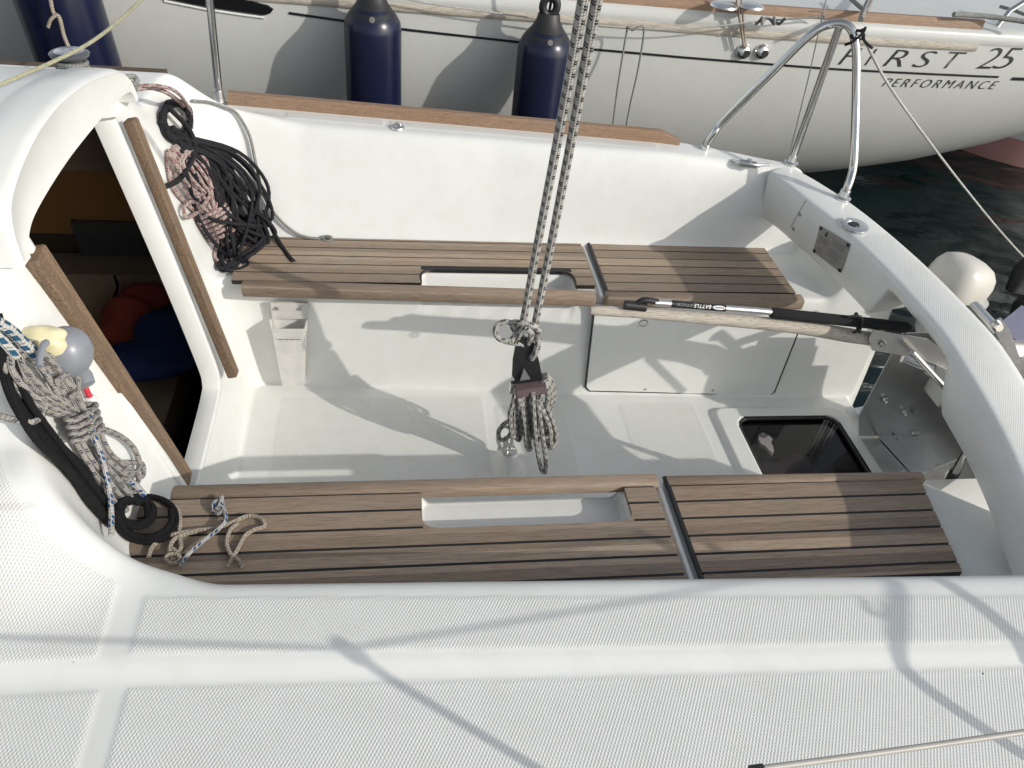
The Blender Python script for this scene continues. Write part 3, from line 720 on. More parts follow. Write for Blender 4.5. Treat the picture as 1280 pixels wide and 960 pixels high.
# --- toe rail, stanchion, cleat, small fittings ---------------------------------
p0 = P(283, 137, z=.335); p1 = P(852, 187, z=.33)
bm = bmesh.new(); secs2 = []
n_ = 24
for k in range(n_+1):
    f_ = k/n_; x = p0.x+(p1.x-p0.x)*f_; x = x if k < n_ else p1.x; yv = far_edge(np.array(x)).item()-.012-.022*math.sin(f_*math.pi)*0
    z0 = .332-.03*float(ss((x-.9)/.5)); h = .042; w = .020
    yv -= .010
    if k == n_: h = .020
    secs2.append([bm.verts.new((x, yv+a*w, z0+c*h)) for a, c in ((-1, 0), (-.9, .85), (-.6, 1), (.6, 1), (.9, .85), (1, 0))])
for a, c in zip(secs2, secs2[1:]):
    for k in range(6): bm.faces.new((a[k], a[(k+1) % 6], c[(k+1) % 6], c[k]))
bm.faces.new(secs2[0]); bm.faces.new(secs2[-1][::-1]); bm_obj('toe_rail', bm, M['toerail'], boat, angle=40)
def hz1(x, y): return float(hz(np.array(x), np.array(y)))
sb = P(275, 135, z=.40); sb.y = 2.70; sb.x = -.58; sb.z = hz1(-.58, 2.70)
top = P(262, 0, y=2.70); dirn = (top-sb); tp = sb+dirn*1.7
st_ = tubes('stanchion', [([sb-dirn*.03, sb+dirn*.3, tp], .0125)], M['steel'], boat, 12)
lathe('stanchion_foot', [(0, 0), (.03, 0), (.03, .006), (.018, .012), (.016, .05), (0, .05)], sb, M['steel_plate'], st_)
p = P(497, 160, z=.336); lathe('deck_eye', [(0, 0), (.024, 0), (.022, .006), (.012, .009), (0, .009)], p, M['steel_plate'], boat)
tubes('eye_bar', [([p+Vector((-.012, 0, .006)), p+Vector((-.006, 0, .016)), p+Vector((.006, 0, .016)), p+Vector((.012, 0, .006))], .0035)], M['steel'], boat)
# fold-down cleat
def zdeck(px, py, z=.31): return P(px, py, z=z)
p = zdeck(935, 206, .318); d_ = (zdeck(985, 213, .318)-p).normalized()
cl = bpy.data.objects.new('cleat', None)
bm = bmesh.new(); add_box(bm, -.03, .03, -.014, .014, -.004, .010, Matrix.Translation(p) @ Matrix.Rotation(math.atan2(d_.y, d_.x), 4, 'Z'))
cleat = bm_obj('cleat', bm, M['grey_metal'], boat, bevel=.004)
tubes('cleat_horn', [(catmull([zdeck(915, 200, .318), zdeck(926, 203, .328), zdeck(944, 206, .330), zdeck(962, 206, .320)], 6), .005)], M['alu'], cleat)
tubes('cleat_post', [([p+Vector((0, 0, 0)), p+Vector((0, 0, .02))], .010)], M['alu'], cleat)
# pushpit (aft guard rail)
fA, fB, fC = P(880, 190, z=.315), P(989, 203, z=.31), P(1054, 247, z=.312)
ty = 2.44; top1 = P(1040, 30, y=ty); top0 = P(1012, 44, y=ty+.01); k1 = P(893, 165, y=2.53); top2 = P(1062, 34, y=ty-.03); top3 = P(1070, 62, y=ty-.06); k3 = P(1066, 212, y=2.24)
pp = tubes('guard_rail', [(catmull([fA, P(884, 178, y=2.53), k1, P(905, 150, y=2.53), P(960, 95, y=2.48), top0, top1, top2, top3, P(1070, 120, y=2.34), P(1068, 190, y=2.26), k3, P(1061, 230, y=2.215), fC], 8), .0135)], M['steel'], boat, 14)
pp['label'] = 'bent stainless tube guard rail at the far stern corner'
tubes('guard_rail_post', [([fB, P(1049, 34, y=ty)], .0125)], M['steel'], boat, 12)
for f_ in (fA, fB, fC):
    lathe('rail_foot', [(0, 0), (.026, 0), (.026, .005), (.017, .010), (.0165, .03), (0, .03)], f_-Vector((0, 0, .004)), M['steel_plate'], pp)
# near side guard rail, stanchion and life lines (their shadows fall over the side deck)
hv = Vector((1.585, -1.175, 1))
def cast(px, py, h): return P(px, py, z=.22)+hv*h
nr = catmull([cast(1060, 700, .66), cast(1112, 722, .64), cast(1117, 760, .58), cast(1120, 808, .50), cast(1175, 862, .36), cast(1280, 935, .17), cast(1360, 985, .02)], 8)
tubes('guard_rail', [(nr, .0100)], M['steel'], boat, 12)
tubes('guard_rail_brace', [(catmull([cast(1170, 720, .55), cast(1230, 765, .42), cast(1300, 830, .25)], 6), .011)], M['steel'], boat, 10)
tubes('rail_hook', [(catmull([cast(1075, 748, .6), cast(1078, 762, .6), cast(1092, 768, .6), cast(1102, 760, .6), cast(1100, 752, .6)], 6), .004)], M['steel'], boat, 8)
jn = cast(430, 810, .5); bs = Vector((jn.x, jn.y, .18))
tubes('stanchion', [([jn, bs+(jn-bs)*.5+Vector((0.01, 0, 0)), bs+Vector((.03, -.03, 0))], .0075)], M['steel'], boat, 10)
lathe('stanchion_cap', [(0, -.02), (.012, -.02), (.012, .012), (0, .016)], jn, M['rubber'], boat)
tubes('life_line', [([cast(-500, 775, .5), cast(0, 795, .5), jn], .0035), ([jn, cast(640, 775, .52), cast(880, 735, .55), cast(1060, 700, .60)], .0035)], M['wire'], boat, 6)
a_, c_ = P(950, 961, z=1.0), P(1300, 912, z=.98)
ll = tubes('life_line', [(catmull([a_, (a_+c_)/2+Vector((0, 0, -.001)), c_+(c_-a_)*.3], 6), .0017)], M['tubecover'], boat, 10)
tubes('line_end_fitting', [([a_+(a_-c_)*.03, a_-(a_-c_)*.008], .0026)], M['rubber'], ll, 8)
# --- mainsheet padeye ---------------------------------------------------------
pe = Vector((.365, 1.715, hz1(.365, 1.715)))
pad = lathe('padeye', [(0, 0), (.026, 0), (.026, .004), (.012, .007), (.010, .012), (0, .012)], pe, M['steel_plate'], boat)
tubes('padeye_ring', [([pe+Vector((.014*math.cos(a), 0, .016+.016*math.sin(a))) for a in [2*math.pi*k/14 for k in range(14)]], .0035, True)], M['steel'], pad)

# ------------------------------------------------------------------ tiller
tl0, tl1 = P(738, 388, y=1.66), P(1098, 424, y=1.66)
mids = [P(px, py, y=1.66) for px, py in ((738, 388), (800, 391), (860, 396), (930, 402), (1000, 409), (1060, 419), (1098, 425))]
rads = [.0135, .0155, .0170, .0185, .0205, .0215, .019]
cv = catmull(mids, 6); rr_ = np.interp(np.linspace(0, 6, len(cv)), range(7), rads)
rr_[0] *= .8
till = tubes('tiller', [(cv, list(rr_))], M['weather'], boat, 14); till['label'] = 'weathered grey wooden tiller'
# rope-like v grain comes from the material; small eye under the shaft
ey = P(804, 404, y=1.655); tubes('eye_screw', [([ey+Vector((.012*math.cos(a), 0, .010*math.sin(a))) for a in [2*math.pi*k/12 for k in range(12)]], .0022, True)], M['steel'], till, 6)
hd = bmesh.new()
for dy in (-.026, .026):
    q = [P(px, py, y=1.66+dy) for px, py in ((1086, 424), (1092, 412), (1160, 424), (1185, 442), (1183, 462), (1150, 448), (1090, 438))]
    add_prism(hd, q, (0, .003, 0))
bm_obj('tiller_head', hd, M['steel_plate'], till, smooth=False)
hb = bmesh.new(); 
for px, py in ((1103, 430),): disc(hb, P(px, py, y=1.632), (0, -1, 0), .010, .006); disc(hb, P(px, py, y=1.626), (0, -1, 0), .006, .006, 6)
bm_obj('bolt', hb, M['steel'], till)
# tiller extension
def ext(px, py, y=1.655): return P(px, py, y=y)
e0, e1, e2, e3, e4 = ext(818, 378), ext(838, 379.5), ext(908, 385.5), ext(963, 390), ext(1133, 410)
alu = tubes('tiller_extension', [(catmull([e0, e1, e2, e3, ext(1050, 400)], 4), .0092)], M['alu'], till, 14)
g = [ext(963, 391), ext(966, 391.2), ext(1040, 399), ext(1105, 406), ext(1110, 406.5), ext(1122, 408), ext(1132, 409.5), ext(1138, 410)]
tubes('extension_grip', [(g, [.012, .0155, .0160, .0165, .0150, .0165, .0165, .009])], M['foam'], till, 16)
tubes('extension_sleeve', [([e0, e0+(e1-e0)*.02, e1+(e2-e1)*0], .0098)], M['alu'], till, 14)
lb = tubes('extension_sleeve', [([ext(838.5, 379.6), ext(906, 385.3)], .0100)], M['black'], till, 18)
kn = catmull([ext(786, 383), ext(795, 380), ext(805, 375), ext(822, 377.5)], 5)
tubes('swivel_joint', [(kn, .0085), ([ext(781, 381), ext(807, 384)], .013)], M['rubber'], till, 12)
tubes('holding_clip', [(catmull([ext(1060, 396, 1.64), ext(1076, 396, 1.635), ext(1076, 410, 1.635), ext(1066, 416, 1.64)], 4), .004), ([ext(1070, 392), ext(1074, 418)], .006)], M['rubber'], till, 8)
# lettering on the extension tube (upside down from here), wrapped on the camera-facing side
ax = (ext(906, 385.3)-ext(838.5, 379.6)); La = ax.length; axn = ax.normalized(); mid0 = ext(838.5, 379.6)
vw = (Vector(CAM)-mid0).normalized(); vw = (vw-axn*vw.dot(axn)).normalized(); sd = axn.cross(vw)
if sd.z < 0 and sd.dot(Vector((0, 1, 0))) < 0: sd = -sd
def onext(s0, half, flip=True):
    def f(u, v_, s0=s0):
        s = s0-u
        return mid0+axn*s+vw*.0106-sd*(v_-half)
    return f
place_text('lettering', 'BATTLE', onext(La*.715, .0052), La*.32, .0104, M['wink'], till, .2, 1.15, .015)
place_text('lettering', 'STICK', onext(La*.375, .0045), La*.30, .0090, M['fade'], till, .25, 1.1)
bm = bmesh.new(); ov = [onext(La*.985, .005)(La*.12-La*.118*math.cos(a), .005+.0058*math.sin(a)) for a in [2*math.pi*k/20 for k in range(20)]]
bm.faces.new([bm.verts.new(q) for q in ov]); bm_obj('oval_badge', bm, M['wink'], till, smooth=False)
def ontop(f):
    return lambda u, v_: f(u, v_)+vw*.0008
place_text('lettering', 'RONSTAN', ontop(onext(La*.955, .0022)), La*.17, .0042, M['ink'], till, 0, 1, .02)

# ------------------------------------------------------------------ rudder bracket and rudder head
rb = bmesh.new(); th = .004
add_prism(rb, [(1.64, 1.79, -.40), (1.60, 1.79, -.30), (1.60, 1.79, .06), (1.84, 1.79, .06), (1.90, 1.79, -.40)], (0, th, 0))
rbk = bm_obj('rudder_bracket', rb, M['steel_plate'], boat, smooth=False)
rb = bmesh.new(); add_prism(rb, [(1.60, 1.50, -.415), (1.60, 1.50, -.33), (1.80, 1.50, -.20), (1.90, 1.50, -.20), (1.90, 1.50, -.415)], (0, th, 0)); bm_obj('side_plate', rb, M['steel_plate'], rbk, smooth=False)
rb = bmesh.new(); add_box(rb, 1.635, 1.90, 1.505, 1.79, -.412, -.408); add_box(rb, 1.78, 1.784, 1.505, 1.79, -.406, -.06); bm_obj('base_plate', rb, M['steel_plate'], rbk, smooth=False)
rb = bmesh.new(); add_prism(rb, [P(px, py, z=SOLE+.016) for px, py in ((1066, 511), (1082, 508), (1163, 597), (1150, 603))], (0, 0, .003)); bm_obj('foot_plate', rb, M['alu'], rbk, smooth=False)
for px, py in ((1079, 512), (1131, 589)): fix('bolt', M['steel'], rbk, (P(px, py, z=SOLE+.02), (0, 0, 1), .010, .006))
for x, z in ((1.66, -.05), (1.66, -.22), (1.76, -.10), (1.76, -.28), (1.85, -.0)): fix('bolt', M['steel'], rbk, ((x, 1.788, z), (0, -1, 0), .012, .012, 12), ((x, 1.776, z), (0, -1, 0), .007, .010, 6))
for y, z in ((1.56, -.15), (1.72, -.15), (1.56, -.32), (1.72, -.32)): fix('bolt', M['steel'], rbk, ((1.779, y, z), (-1, 0, 0), .012, .012, 12))
rd = bmesh.new(); add_box(rd, 1.90, 2.06, 1.63, 1.69, -1.1, .02); bm_obj('rudder', rd, M['hull2'], boat, bevel=.02, seg=3)
rh = bmesh.new(); add_box(rh, 1.70, 1.98, 1.617, 1.621, -.10, .10); add_box(rh, 1.70, 1.98, 1.699, 1.703, -.10, .10); add_box(rh, 1.70, 1.704, 1.621, 1.699, -.10, .10); bm_obj('rudder_head', rh, M['steel_plate'], boat, smooth=False)
q0, q1 = P(1140, 440, y=1.60), P(1188, 492, y=1.58)
tubes('rudder_strut', [([q0, q1], .009), ([P(1128, 448, y=1.7), P(1165, 462, y=1.66)], .014)], M['steel'], rbk, 12)

# ------------------------------------------------------------------ outboard motor on the stern
om = thing('outboard_motor', (2.0, 1.85, -.5), 'white outboard motor tilted behind the stern beam', 'outboard motor')
def loft(name, stations, mat, parent, n=20, p=.7, axis=None, origin=(0, 0, 0), rotz=0, tilt=0):
    bm = bmesh.new(); rings = []
    mt = Matrix.Translation(Vector(origin)) @ Matrix.Rotation(rotz, 4, 'Z') @ Matrix.Rotation(tilt, 4, 'Y')
    for (z, cx, cy, rx, ry) in stations:
        rings.append([bm.verts.new(mt @ Vector((cx+rx*abs(math.cos(a))**p*(1 if math.cos(a) > 0 else -1), cy+ry*abs(math.sin(a))**p*(1 if math.sin(a) > 0 else -1), z))) for a in [2*math.pi*k/n for k in range(n)]])
    for a, c in zip(rings, rings[1:]):
        for k in range(n): bm.faces.new((a[k], a[(k+1) % n], c[(k+1) % n], c[k]))
    bm.faces.new(rings[0][::-1]); bm.faces.new(rings[-1]); return bm_obj(name, bm, mat, parent, angle=50)
oc = P(1203, 345, y=2.0)
loft('cowl', [(-.06, 0, 0, .104, .085), (-.04, 0, 0, .112, .092), (0, 0, 0, .112, .092), (.03, -.004, .0, .104, .086), (.055, -.012, 0, .084, .072), (.070, -.02, 0, .052, .045), (.074, -.02, 0, .02, .02)], M['motor'], om, origin=(oc.x, oc.y, oc.z-.005), rotz=.35, tilt=.25)
loft('cowl_band', [(-.01, 0, 0, .100, .084), (.0, 0, 0, .105, .087), (.008, 0, 0, .105, .087)], M['rubber'], om, origin=(oc.x-.012, oc.y, oc.z-.072), rotz=.35)
o2 = P(1222, 385, y=1.95)
loft('lower_cowl', [(-.10, -.0, 0, .065, .06), (-.07, 0, 0, .085, .072), (0, 0, 0, .095, .080), (.07, 0, 0, .100, .083)], M['hull2'], om, origin=(oc.x+.02, oc.y-.01, oc.z-.150), rotz=.35)
loft('leg', [(-.7, 0, 0, .05, .03), (0, 0, 0, .05, .045)], M['motor'], om, origin=(oc.x+.02, oc.y, oc.z-.25))
a_, c_ = P(1218, 383, y=1.80), P(1250, 418, y=1.62)
tubes('clamp_bar', [([a_, c_], .017)], M['steel'], om, 14)
bm = bmesh.new(); add_prism(bm, [P(px, py, y=1.60) for px, py in ((1238, 405), (1252, 398), (1262, 412), (1278, 455), (1270, 462))], (0, .006, 0)); bm_obj('clamp_plate', bm, M['steel_plate'], om, smooth=False)
bm = bmesh.new(); disc(bm, P(1246, 408, y=1.60), (-.2, -1, .3), .014, .015, 8); bm_obj('clamp_nut', bm, M['steel'], om)
ld = thing('boarding_ladder', (1.7, 1.3, -.6), 'folded boarding ladder tube with black grip behind the stern', 'ladder')
a_, c_ = P(1213, 555, y=1.25), P(1194, 590, y=1.27); tubes('rail', [([a_+(a_-c_)*.3, c_], .011)], M['steel'], ld, 12); tubes('grip', [([c_, c_+(c_-a_)*1.2], .014)], M['rubber'], ld, 12)
# dark mooring gear at the right edge
for k, (px, py, w) in enumerate(((1278, 338, .035), (1282, 384, .05))):
    c0 = P(px, py, y=2.3); tg = tubes('mooring_float', [([c0+Vector((0, 0, .06)), c0, c0-Vector((0, 0, .09))], [w*.5, w, w*.6])], M['rubber'], None, 14)
    tag(tg, ('small upper' if k == 0 else 'larger lower')+' black rubber float hanging at the right edge behind the stern', 'float', 'black floats behind the stern')
c0 = P(1276, 408, y=2.1); bm = bmesh.new(); add_box(bm, -.07, .10, -.06, .06, -.03, .0, Matrix.Translation(c0) @ Matrix.Rotation(.5, 4, 'Z') @ Matrix.Rotation(-.3, 4, 'Y'))
tag(bm_obj('motor_bracket_pad', bm, simple('lilac_grey_plastic', (.32, .32, .42), .4), None, bevel=.012, seg=3), 'lilac grey plastic pad behind the clamp plate at the right edge', 'pad')

# ------------------------------------------------------------------ mainsheet tackle
mt_ = thing('mainsheet_tackle', tuple(pe), 'grey mainsheet with black flecks, two falls, block and hanging coil in mid cockpit', 'rope tackle')
def MS(px, py, y=1.66): return P(px, py, y=y)
f1 = [MS(737, -40, 1.36), MS(729, 0, 1.40), MS(700, 160, 1.52), MS(671, 310, 1.62), MS(654, 402, 1.66), MS(650, 418, 1.66)]
f2 = [MS(755, -40, 1.36), MS(746, 0, 1.40), MS(717, 160, 1.52), MS(688, 310, 1.62), MS(669, 405, 1.66), MS(664, 440, 1.66)]
tubes('rope_fall', [(catmull(f1, 8), list(np.linspace(.0105, .0100, 41)))], M['r_main'], mt_, 12)
tubes('rope_fall', [(catmull(f2, 8), list(np.linspace(.0105, .0100, 41)))], M['r_main'], mt_, 12)
R_ = .0085
kn = []
kn.append((catmull([MS(632+13*math.cos(a), 414+12*math.sin(a), 1.65-.01*math.sin(a)) for a in [2*math.pi*k/9 for k in range(9)]], 5, True), .0075, True))
kn.append((catmull([MS(641, 404, 1.66), MS(652, 404, 1.635), MS(668, 408, 1.635), MS(673, 416, 1.66), MS(660, 425, 1.68), MS(645, 415, 1.67)], 6, True), R_, True))
kn.append((catmull([MS(648, 420, 1.64), MS(656, 410, 1.63), MS(664, 418, 1.635), MS(658, 432, 1.65), MS(648, 428, 1.66)], 6, True), R_, True))
kn.append((catmull([MS(630, 426, 1.65), MS(641, 428, 1.64), MS(652, 430, 1.645), MS(662, 436, 1.65)], 6), R_))
kn.append((catmull([MS(674, 420, 1.64), MS(670, 440, 1.63), MS(664, 448, 1.64)], 6), .0095))
tubes('knot', kn, M['r_main'], mt_, 10)
# block: two black cheeks, sheave and maroon cam housing
bm = bmesh.new()
for dy in (-.022, .018):
    add_prism(bm, [MS(px, py, 1.66+dy) for px, py in ((646, 424), (668, 430), (674, 452), (679, 478), (668, 480), (650, 484), (640, 470), (641, 450))], (0, .005, 0))
bm_obj('block_cheek', bm, M['rubber'], mt_, bevel=.0015)
bm = bmesh.new(); disc(bm, MS(656, 452, 1.655), (0, 1, 0), .030, .018, 20); bm_obj('sheave', bm, M['black'], mt_)
bm = bmesh.new(); c0 = MS(664, 481, 1.64)
add_box(bm, -.045, .040, -.030, .030, -.016, .012, Matrix.Translation(c0) @ Matrix.Rotation(-.2, 4, 'Y'))
bm_obj('cam_cleat', bm, simple('faded_maroon_plastic', (.16, .11, .12), .5), mt_, bevel=.008, seg=3)
bm = bmesh.new(); add_prism(bm, [MS(px, py, 1.628) for px, py in ((650, 476), (655, 460), (663, 474))], (0, .002, 0)); bm_obj('cam_jaw', bm, M['alu'], mt_, smooth=False)
bm = bmesh.new(); add_box(bm, -.008, .008, -.008, .008, -.018, .018, Matrix.Translation(MS(641, 484, 1.64))); bm_obj('swivel_bolt', bm, M['steel_plate'], mt_, bevel=.003)
rg = random.Random(4); coil = []
for k in range(10):
    x0 = 641+k*3.8; y_ = 1.625+.012*(k % 3); bl_ = 543+rg.uniform(-7, 16); xb = 642+k*5.4+rg.uniform(-2, 2)
    coil.append((catmull([MS(x0+4, 486, y_), MS(x0, 505, y_-.012), MS(xb-3, bl_-22, y_-.010), MS(xb-1, bl_, y_), MS(xb+3, bl_+4, y_+.012), MS(xb+5, bl_-15, y_+.02), MS(x0+7, 505, y_+.022)], 5), .0074))
for k in range(6):
    rx = 9+2.0*k; 
    coil.append((catmull([MS(668+rg.uniform(-2, 2)+rx*.9*math.cos(a)*.95+8, 490+(20+k*2)*math.sin(a)*.95+4, 1.64+.010*k+.012*math.sin(a*2)) for a in [2*math.pi*j/9-1.2 for j in range(8)]], 5), .0072))
coil.append((catmull([MS(666, 490, 1.61), MS(668, 530, 1.60), MS(671, 560, 1.605), MS(676, 585, 1.61), MS(681, 590, 1.61), MS(682, 575, 1.61), MS(678, 545, 1.60), MS(672, 500, 1.61)], 7), .0068))
coil.append((catmull([MS(650, 500, 1.60), MS(646, 525, 1.64), MS(636, 545, 1.66), MS(626, 550, 1.67), MS(623, 540, 1.67), MS(630, 530, 1.66), MS(640, 527, 1.66), MS(655, 540, 1.64)], 6), .0068))
coil.append((catmull([MS(676, 548, 1.62), MS(688, 544, 1.62), MS(686, 538, 1.63), MS(674, 540, 1.64)], 6), .0072))
tubes('rope_coil', coil, M['r_main'], mt_, 9)
sh = [(catmull([MS(652, 486, 1.665), MS(643, 518, 1.675), MS(637, 545, 1.69)], 5), .005)]
tubes('strap', sh, M['rubber'], mt_)
tubes('shackle', [(catmull([MS(626, 560, 1.70), MS(622, 548, 1.70), MS(628, 534, 1.70), MS(637, 536, 1.70), MS(640, 549, 1.70), MS(638, 561, 1.70)], 6), .0055), ([MS(622, 561, 1.70), MS(642, 562, 1.70)], .007), ([MS(632, 548, 1.70), MS(633, 572, 1.71)], .009)], M['steel_plate'], mt_, 10)

# ------------------------------------------------------------------ coiled ropes
def path(pts, lift, up=0., j=0., rg=random): return [SF(a+rg.uniform(-j, j), c+rg.uniform(-j, j), lift, up) for a, c in pts]
r1 = random.Random(11)
# far side: black coil hung at the end of the coaming
cur = []
for k in range(13):
    s = (k+r1.random()*.6)/13; e = (k*5 % 13+r1.random())/13; l = .012+.05*r1.random()
    mx1 = 250+52*s; my1 = 212-22*s; bx_ = 292+56*e; by_ = 318-45*e+r1.uniform(-18, 12)
    cur.append((catmull(path([(214, 160), (232, 172), (mx1, my1), (mx1+28+10*e, my1+42), (bx_, by_), (bx_-14, by_+8), (mx1-4, my1+62), (mx1-16, my1+14), (226, 178)], l, 0, 2.5, r1), 6), .0062))
for k in range(14):
    a0_ = r1.uniform(0, 6)
    cur.append((catmull([SF(220+(19+r1.uniform(-4, 3))*math.cos(a)*.9+r1.uniform(-1, 1), 150+(24+r1.uniform(-6, 3))*math.sin(a), .018+.045*r1.random()) for a in [a0_+2*math.pi*j/8 for j in range(7)]], 5), .0065))
cur.append((catmull(path([(208, 132), (235, 160), (244, 185), (236, 208), (222, 226), (202, 235)], .075), 6), .0075))
cur.append((catmull(path([(238, 190), (256, 205), (268, 230), (272, 250), (286, 268), (310, 282), (322, 285)], .07), 6), .0072))
cur.append((catmull(path([(330, 262), (342, 290), (352, 308), (362, 322), (367, 327)], .035), 6), .0078))
cur.append((catmull(path([(300, 285), (280, 296), (276, 310), (290, 312), (300, 318), (310, 330), (296, 337), (280, 334), (276, 322)], .03), 6), .0062))
for k in range(6):
    cur.append((catmull(path([(322+r1.uniform(-12, 8), 275), (330, 300), (300+r1.uniform(-12, 10), 325), (280+r1.uniform(-5, 8), 335), (276, 318), (300, 300)], .02+.006*k, 0, 3, r1), 6), .0062))
tag(tubes('coiled_rope', cur, M['r_black'], None, 8), 'loose black rope coil hanging over the coaming end beside the far bench', 'rope')
cur = []; ax_, bx2 = (.47, .88), (.88, -.47)
for k in range(6):
    s = (k-2.5)*1.0; l = .030+.014*(1-abs(s)/3)+.008*(k % 2)
    cur.append((catmull(path([(214+2*s, 186-s), (222+4.5*s, 203-2.4*s), (236+7.5*s, 226-4*s), (250+6*s, 246-3.2*s), (264+4.5*s, 268-2.4*s)], l, 0, 1.2, r1), 6), .0066))
for k in range(4):
    s = k-1.5; cur.append((catmull(path([(258+5*s, 240-3*s), (240+7*s, 218-4*s), (232+5*s, 200), (242, 190+3*s), (258, 206+4*s), (266+3*s, 240), (268, 262)], .052+.010*(k % 2), 0, 1, r1), 6), .0062))
for k in range(6):
    t = k*6.2; cx, cy = 264+t*ax_[0], 264+t*ax_[1]; s = 19+r1.uniform(-1.5, 1.5)
    cur.append((catmull([SF(cx+s*math.cos(a)*bx2[0]+3*math.sin(a)*ax_[0], cy+s*math.cos(a)*bx2[1]+3*math.sin(a)*ax_[1]+r1.uniform(-.6, .6), .048+.026*math.sin(a)) for a in [2*math.pi*j_/10 for j_ in range(10)]], 4, True), .0066, True))
for k in range(6):
    cur.append((catmull(path([(272+3.5*k, 292-1.5*k), (271+5.4*k, 308), (270+6*k, 322), (280+4*k, 334)], .022+.010*(k % 2), 0, 1.5, r1), 5), .0064))
cur.append((catmull(path([(262, 245), (250, 262), (234, 272), (230, 260), (240, 252), (256, 262)], .06), 6), .006))
tag(tubes('coiled_rope', cur, M['r_red'], None, 8), 'white rope with red flecks, wrapped in a tight coil under the black one', 'rope')
# line from the coachroof into the coils
cur = [(catmull([P(168, 112, z=.60), P(190, 110, z=.585), P(212, 118, z=.56), SF(230, 134, .04), SF(236, 150, .05)], 6), .006), (catmull([P(166, 108, z=.60), P(196, 107, z=.60), P(222, 116, z=.56), SF(238, 140, .05), SF(240, 160, .05)], 6), .005)]
tag(tubes('halyard_tail', cur, M['r_red'], None, 8), 'red flecked rope tail running from the cabin top down to the coils', 'rope')
cur = [(catmull(path([(240, 126), (262, 128), (280, 134), (296, 142), (312, 170), (320, 205), (330, 245), (350, 275), (375, 294), (402, 299)], .018), 6), .0048)]
for k in range(3): cur.append((catmull([SF(409+6*math.cos(a), 299+3*math.sin(a)+k-1, .02+.006*math.sin(a+k)) for a in [2*math.pi*j/6 for j in range(6)]], 4, True), .004, True))
tag(tubes('thin_line', cur, M['r_thin'], None, 8), 'thin grey green line running down the far coaming to a knot on the bench', 'rope')
cur = [(catmull([P(x_, y_, z=.78) for x_, y_ in ((-60, 135), (0, 106), (60, 80), (110, 55), (150, 25), (178, -2), (200, -25))], 5), .0040)]
tag(tubes('thin_line', cur, M['r_yellow'], None, 8), 'pale yellow cord stretched above the cabin hood at top left', 'rope')
# near side, bulkhead corner
r2 = random.Random(21); cur = []
for k in range(22):
    o_ = r2.uniform(-14, 12); l = .01+.045*r2.random()
    cur.append((catmull(path([(-8+o_*.3, 395), (8+o_*.6, 440), (28+o_*.9, 500), (60+o_, 548), (98+o_, 590), (122+o_*.8, 625), (150+o_, 655)], l, 0, 3, r2), 6), .0066))
for k in range(9):
    a0_ = r2.uniform(0, 6); cur.append((catmull([SF(168+(24+r2.uniform(-8, 3))*math.cos(a)+r2.uniform(-2, 2), 640+(17+r2.uniform(-5, 4))*math.sin(a), .02+.03*r2.random(), .02) for a in [a0_+2*math.pi*j/8 for j in range(8)]], 5, True), .0068, True))
cur.append((catmull([SF(184+37*math.cos(a), 649+28*math.sin(a), .014, .018) for a in [2*math.pi*j/12 for j in range(12)]], 5, True), .0075, True))
cur.append((catmull([SF(182+33*math.cos(a), 646+25*math.sin(a), .026, .018) for a in [2*math.pi*j/12-.3 for j in range(9)]], 5), .0070))
tag(tubes('coiled_rope', cur, M['r_black2'], None, 8), 'deep black rope hanging beside the near doorway slide with loops on the bench', 'rope')
cur = []
for k in range(4):
    cur.append((catmull(path([(98, 524-3*k), (54, 512-9*k), (15+4*k, 480-9*k), (7+8*k, 447-1*k), (30+3*k, 427+7*k), (58-1*k, 440+8*k), (82-2*k, 474+7*k), (102-2*k, 512)], .045+.012*(k % 2), 0, .8, r2), 7), .0058))
for k in range(2):
    cur.append((catmull(path([(36+9*k, 433+3*k), (66+5*k, 452+2*k), (92+3*k, 490), (106, 516)], .075, 0, .8, r2), 6), .0058))
for k in range(4):
    cx, cy = 101+2.5*k, 516+8.5*k
    cur.append((catmull([SF(cx+22*math.cos(a)*.86+5*math.sin(a)*.4, cy-22*math.cos(a)*.42+5*math.sin(a)+r2.uniform(-.8, .8), .066+.030*math.sin(a)) for a in [2*math.pi*j_/10 for j_ in range(10)]], 4, True), .0058, True))
for k in range(5):
    cur.append((catmull(path([(92+8*k, 548-3*k), (106+8*k, 574-2*k), (126+9*k, 604-4*k), (146+8*k, 632-9*k), (158+5*k, 636-14*k), (150+2*k, 618-10*k)], .04+.010*(k % 2), 0, 1.2, r2), 7), .0055))
cur.append((catmull(path([(122, 534), (150, 545), (168, 562), (174, 585), (160, 592), (140, 580), (118, 560)], .05), 6), .0062))
cur.append((catmull(path([(-30, 512), (0, 520), (34, 528), (50, 522), (56, 508), (52, 495)], .05), 6), .0058))
cur.append((catmull(path([(72, 476), (84, 467), (96, 471), (98, 485), (90, 496)], .09), 6), .0052))
tag(tubes('coiled_rope', cur, M['r_grey'], None, 8), 'pale grey rope coil with wrapped waist hanging beside the near doorway slide', 'rope')
cur = [(catmull(path([(110, 515), (118, 545), (128, 575), (136, 610), (139, 640), (139, 670)], .085), 6), .0056)]
cur.append((catmull(path([(160, 600), (172, 610), (180, 620)], .05, .01), 6), .0075))
tag(tubes('rope_tail', cur, M['r_blue'], None, 8), 'white rope tail with blue flecks hanging straight down over the coils', 'rope')
cur = [(catmull(path([(-10, 400), (12, 412), (30, 430), (46, 446)], .075), 6), .0105), (catmull(path([(-12, 412), (2, 425), (14, 438), (20, 446)], .06), 6), .009)]
tag(tubes('halyard_tail', cur, M['r_bluebold'], None, 10), 'thick white rope with dark blue diamonds entering at the left edge', 'rope')
cur = [(catmull(path([(49, 458), (50, 445), (54, 432), (58, 428)], .12), 6), .0062)]
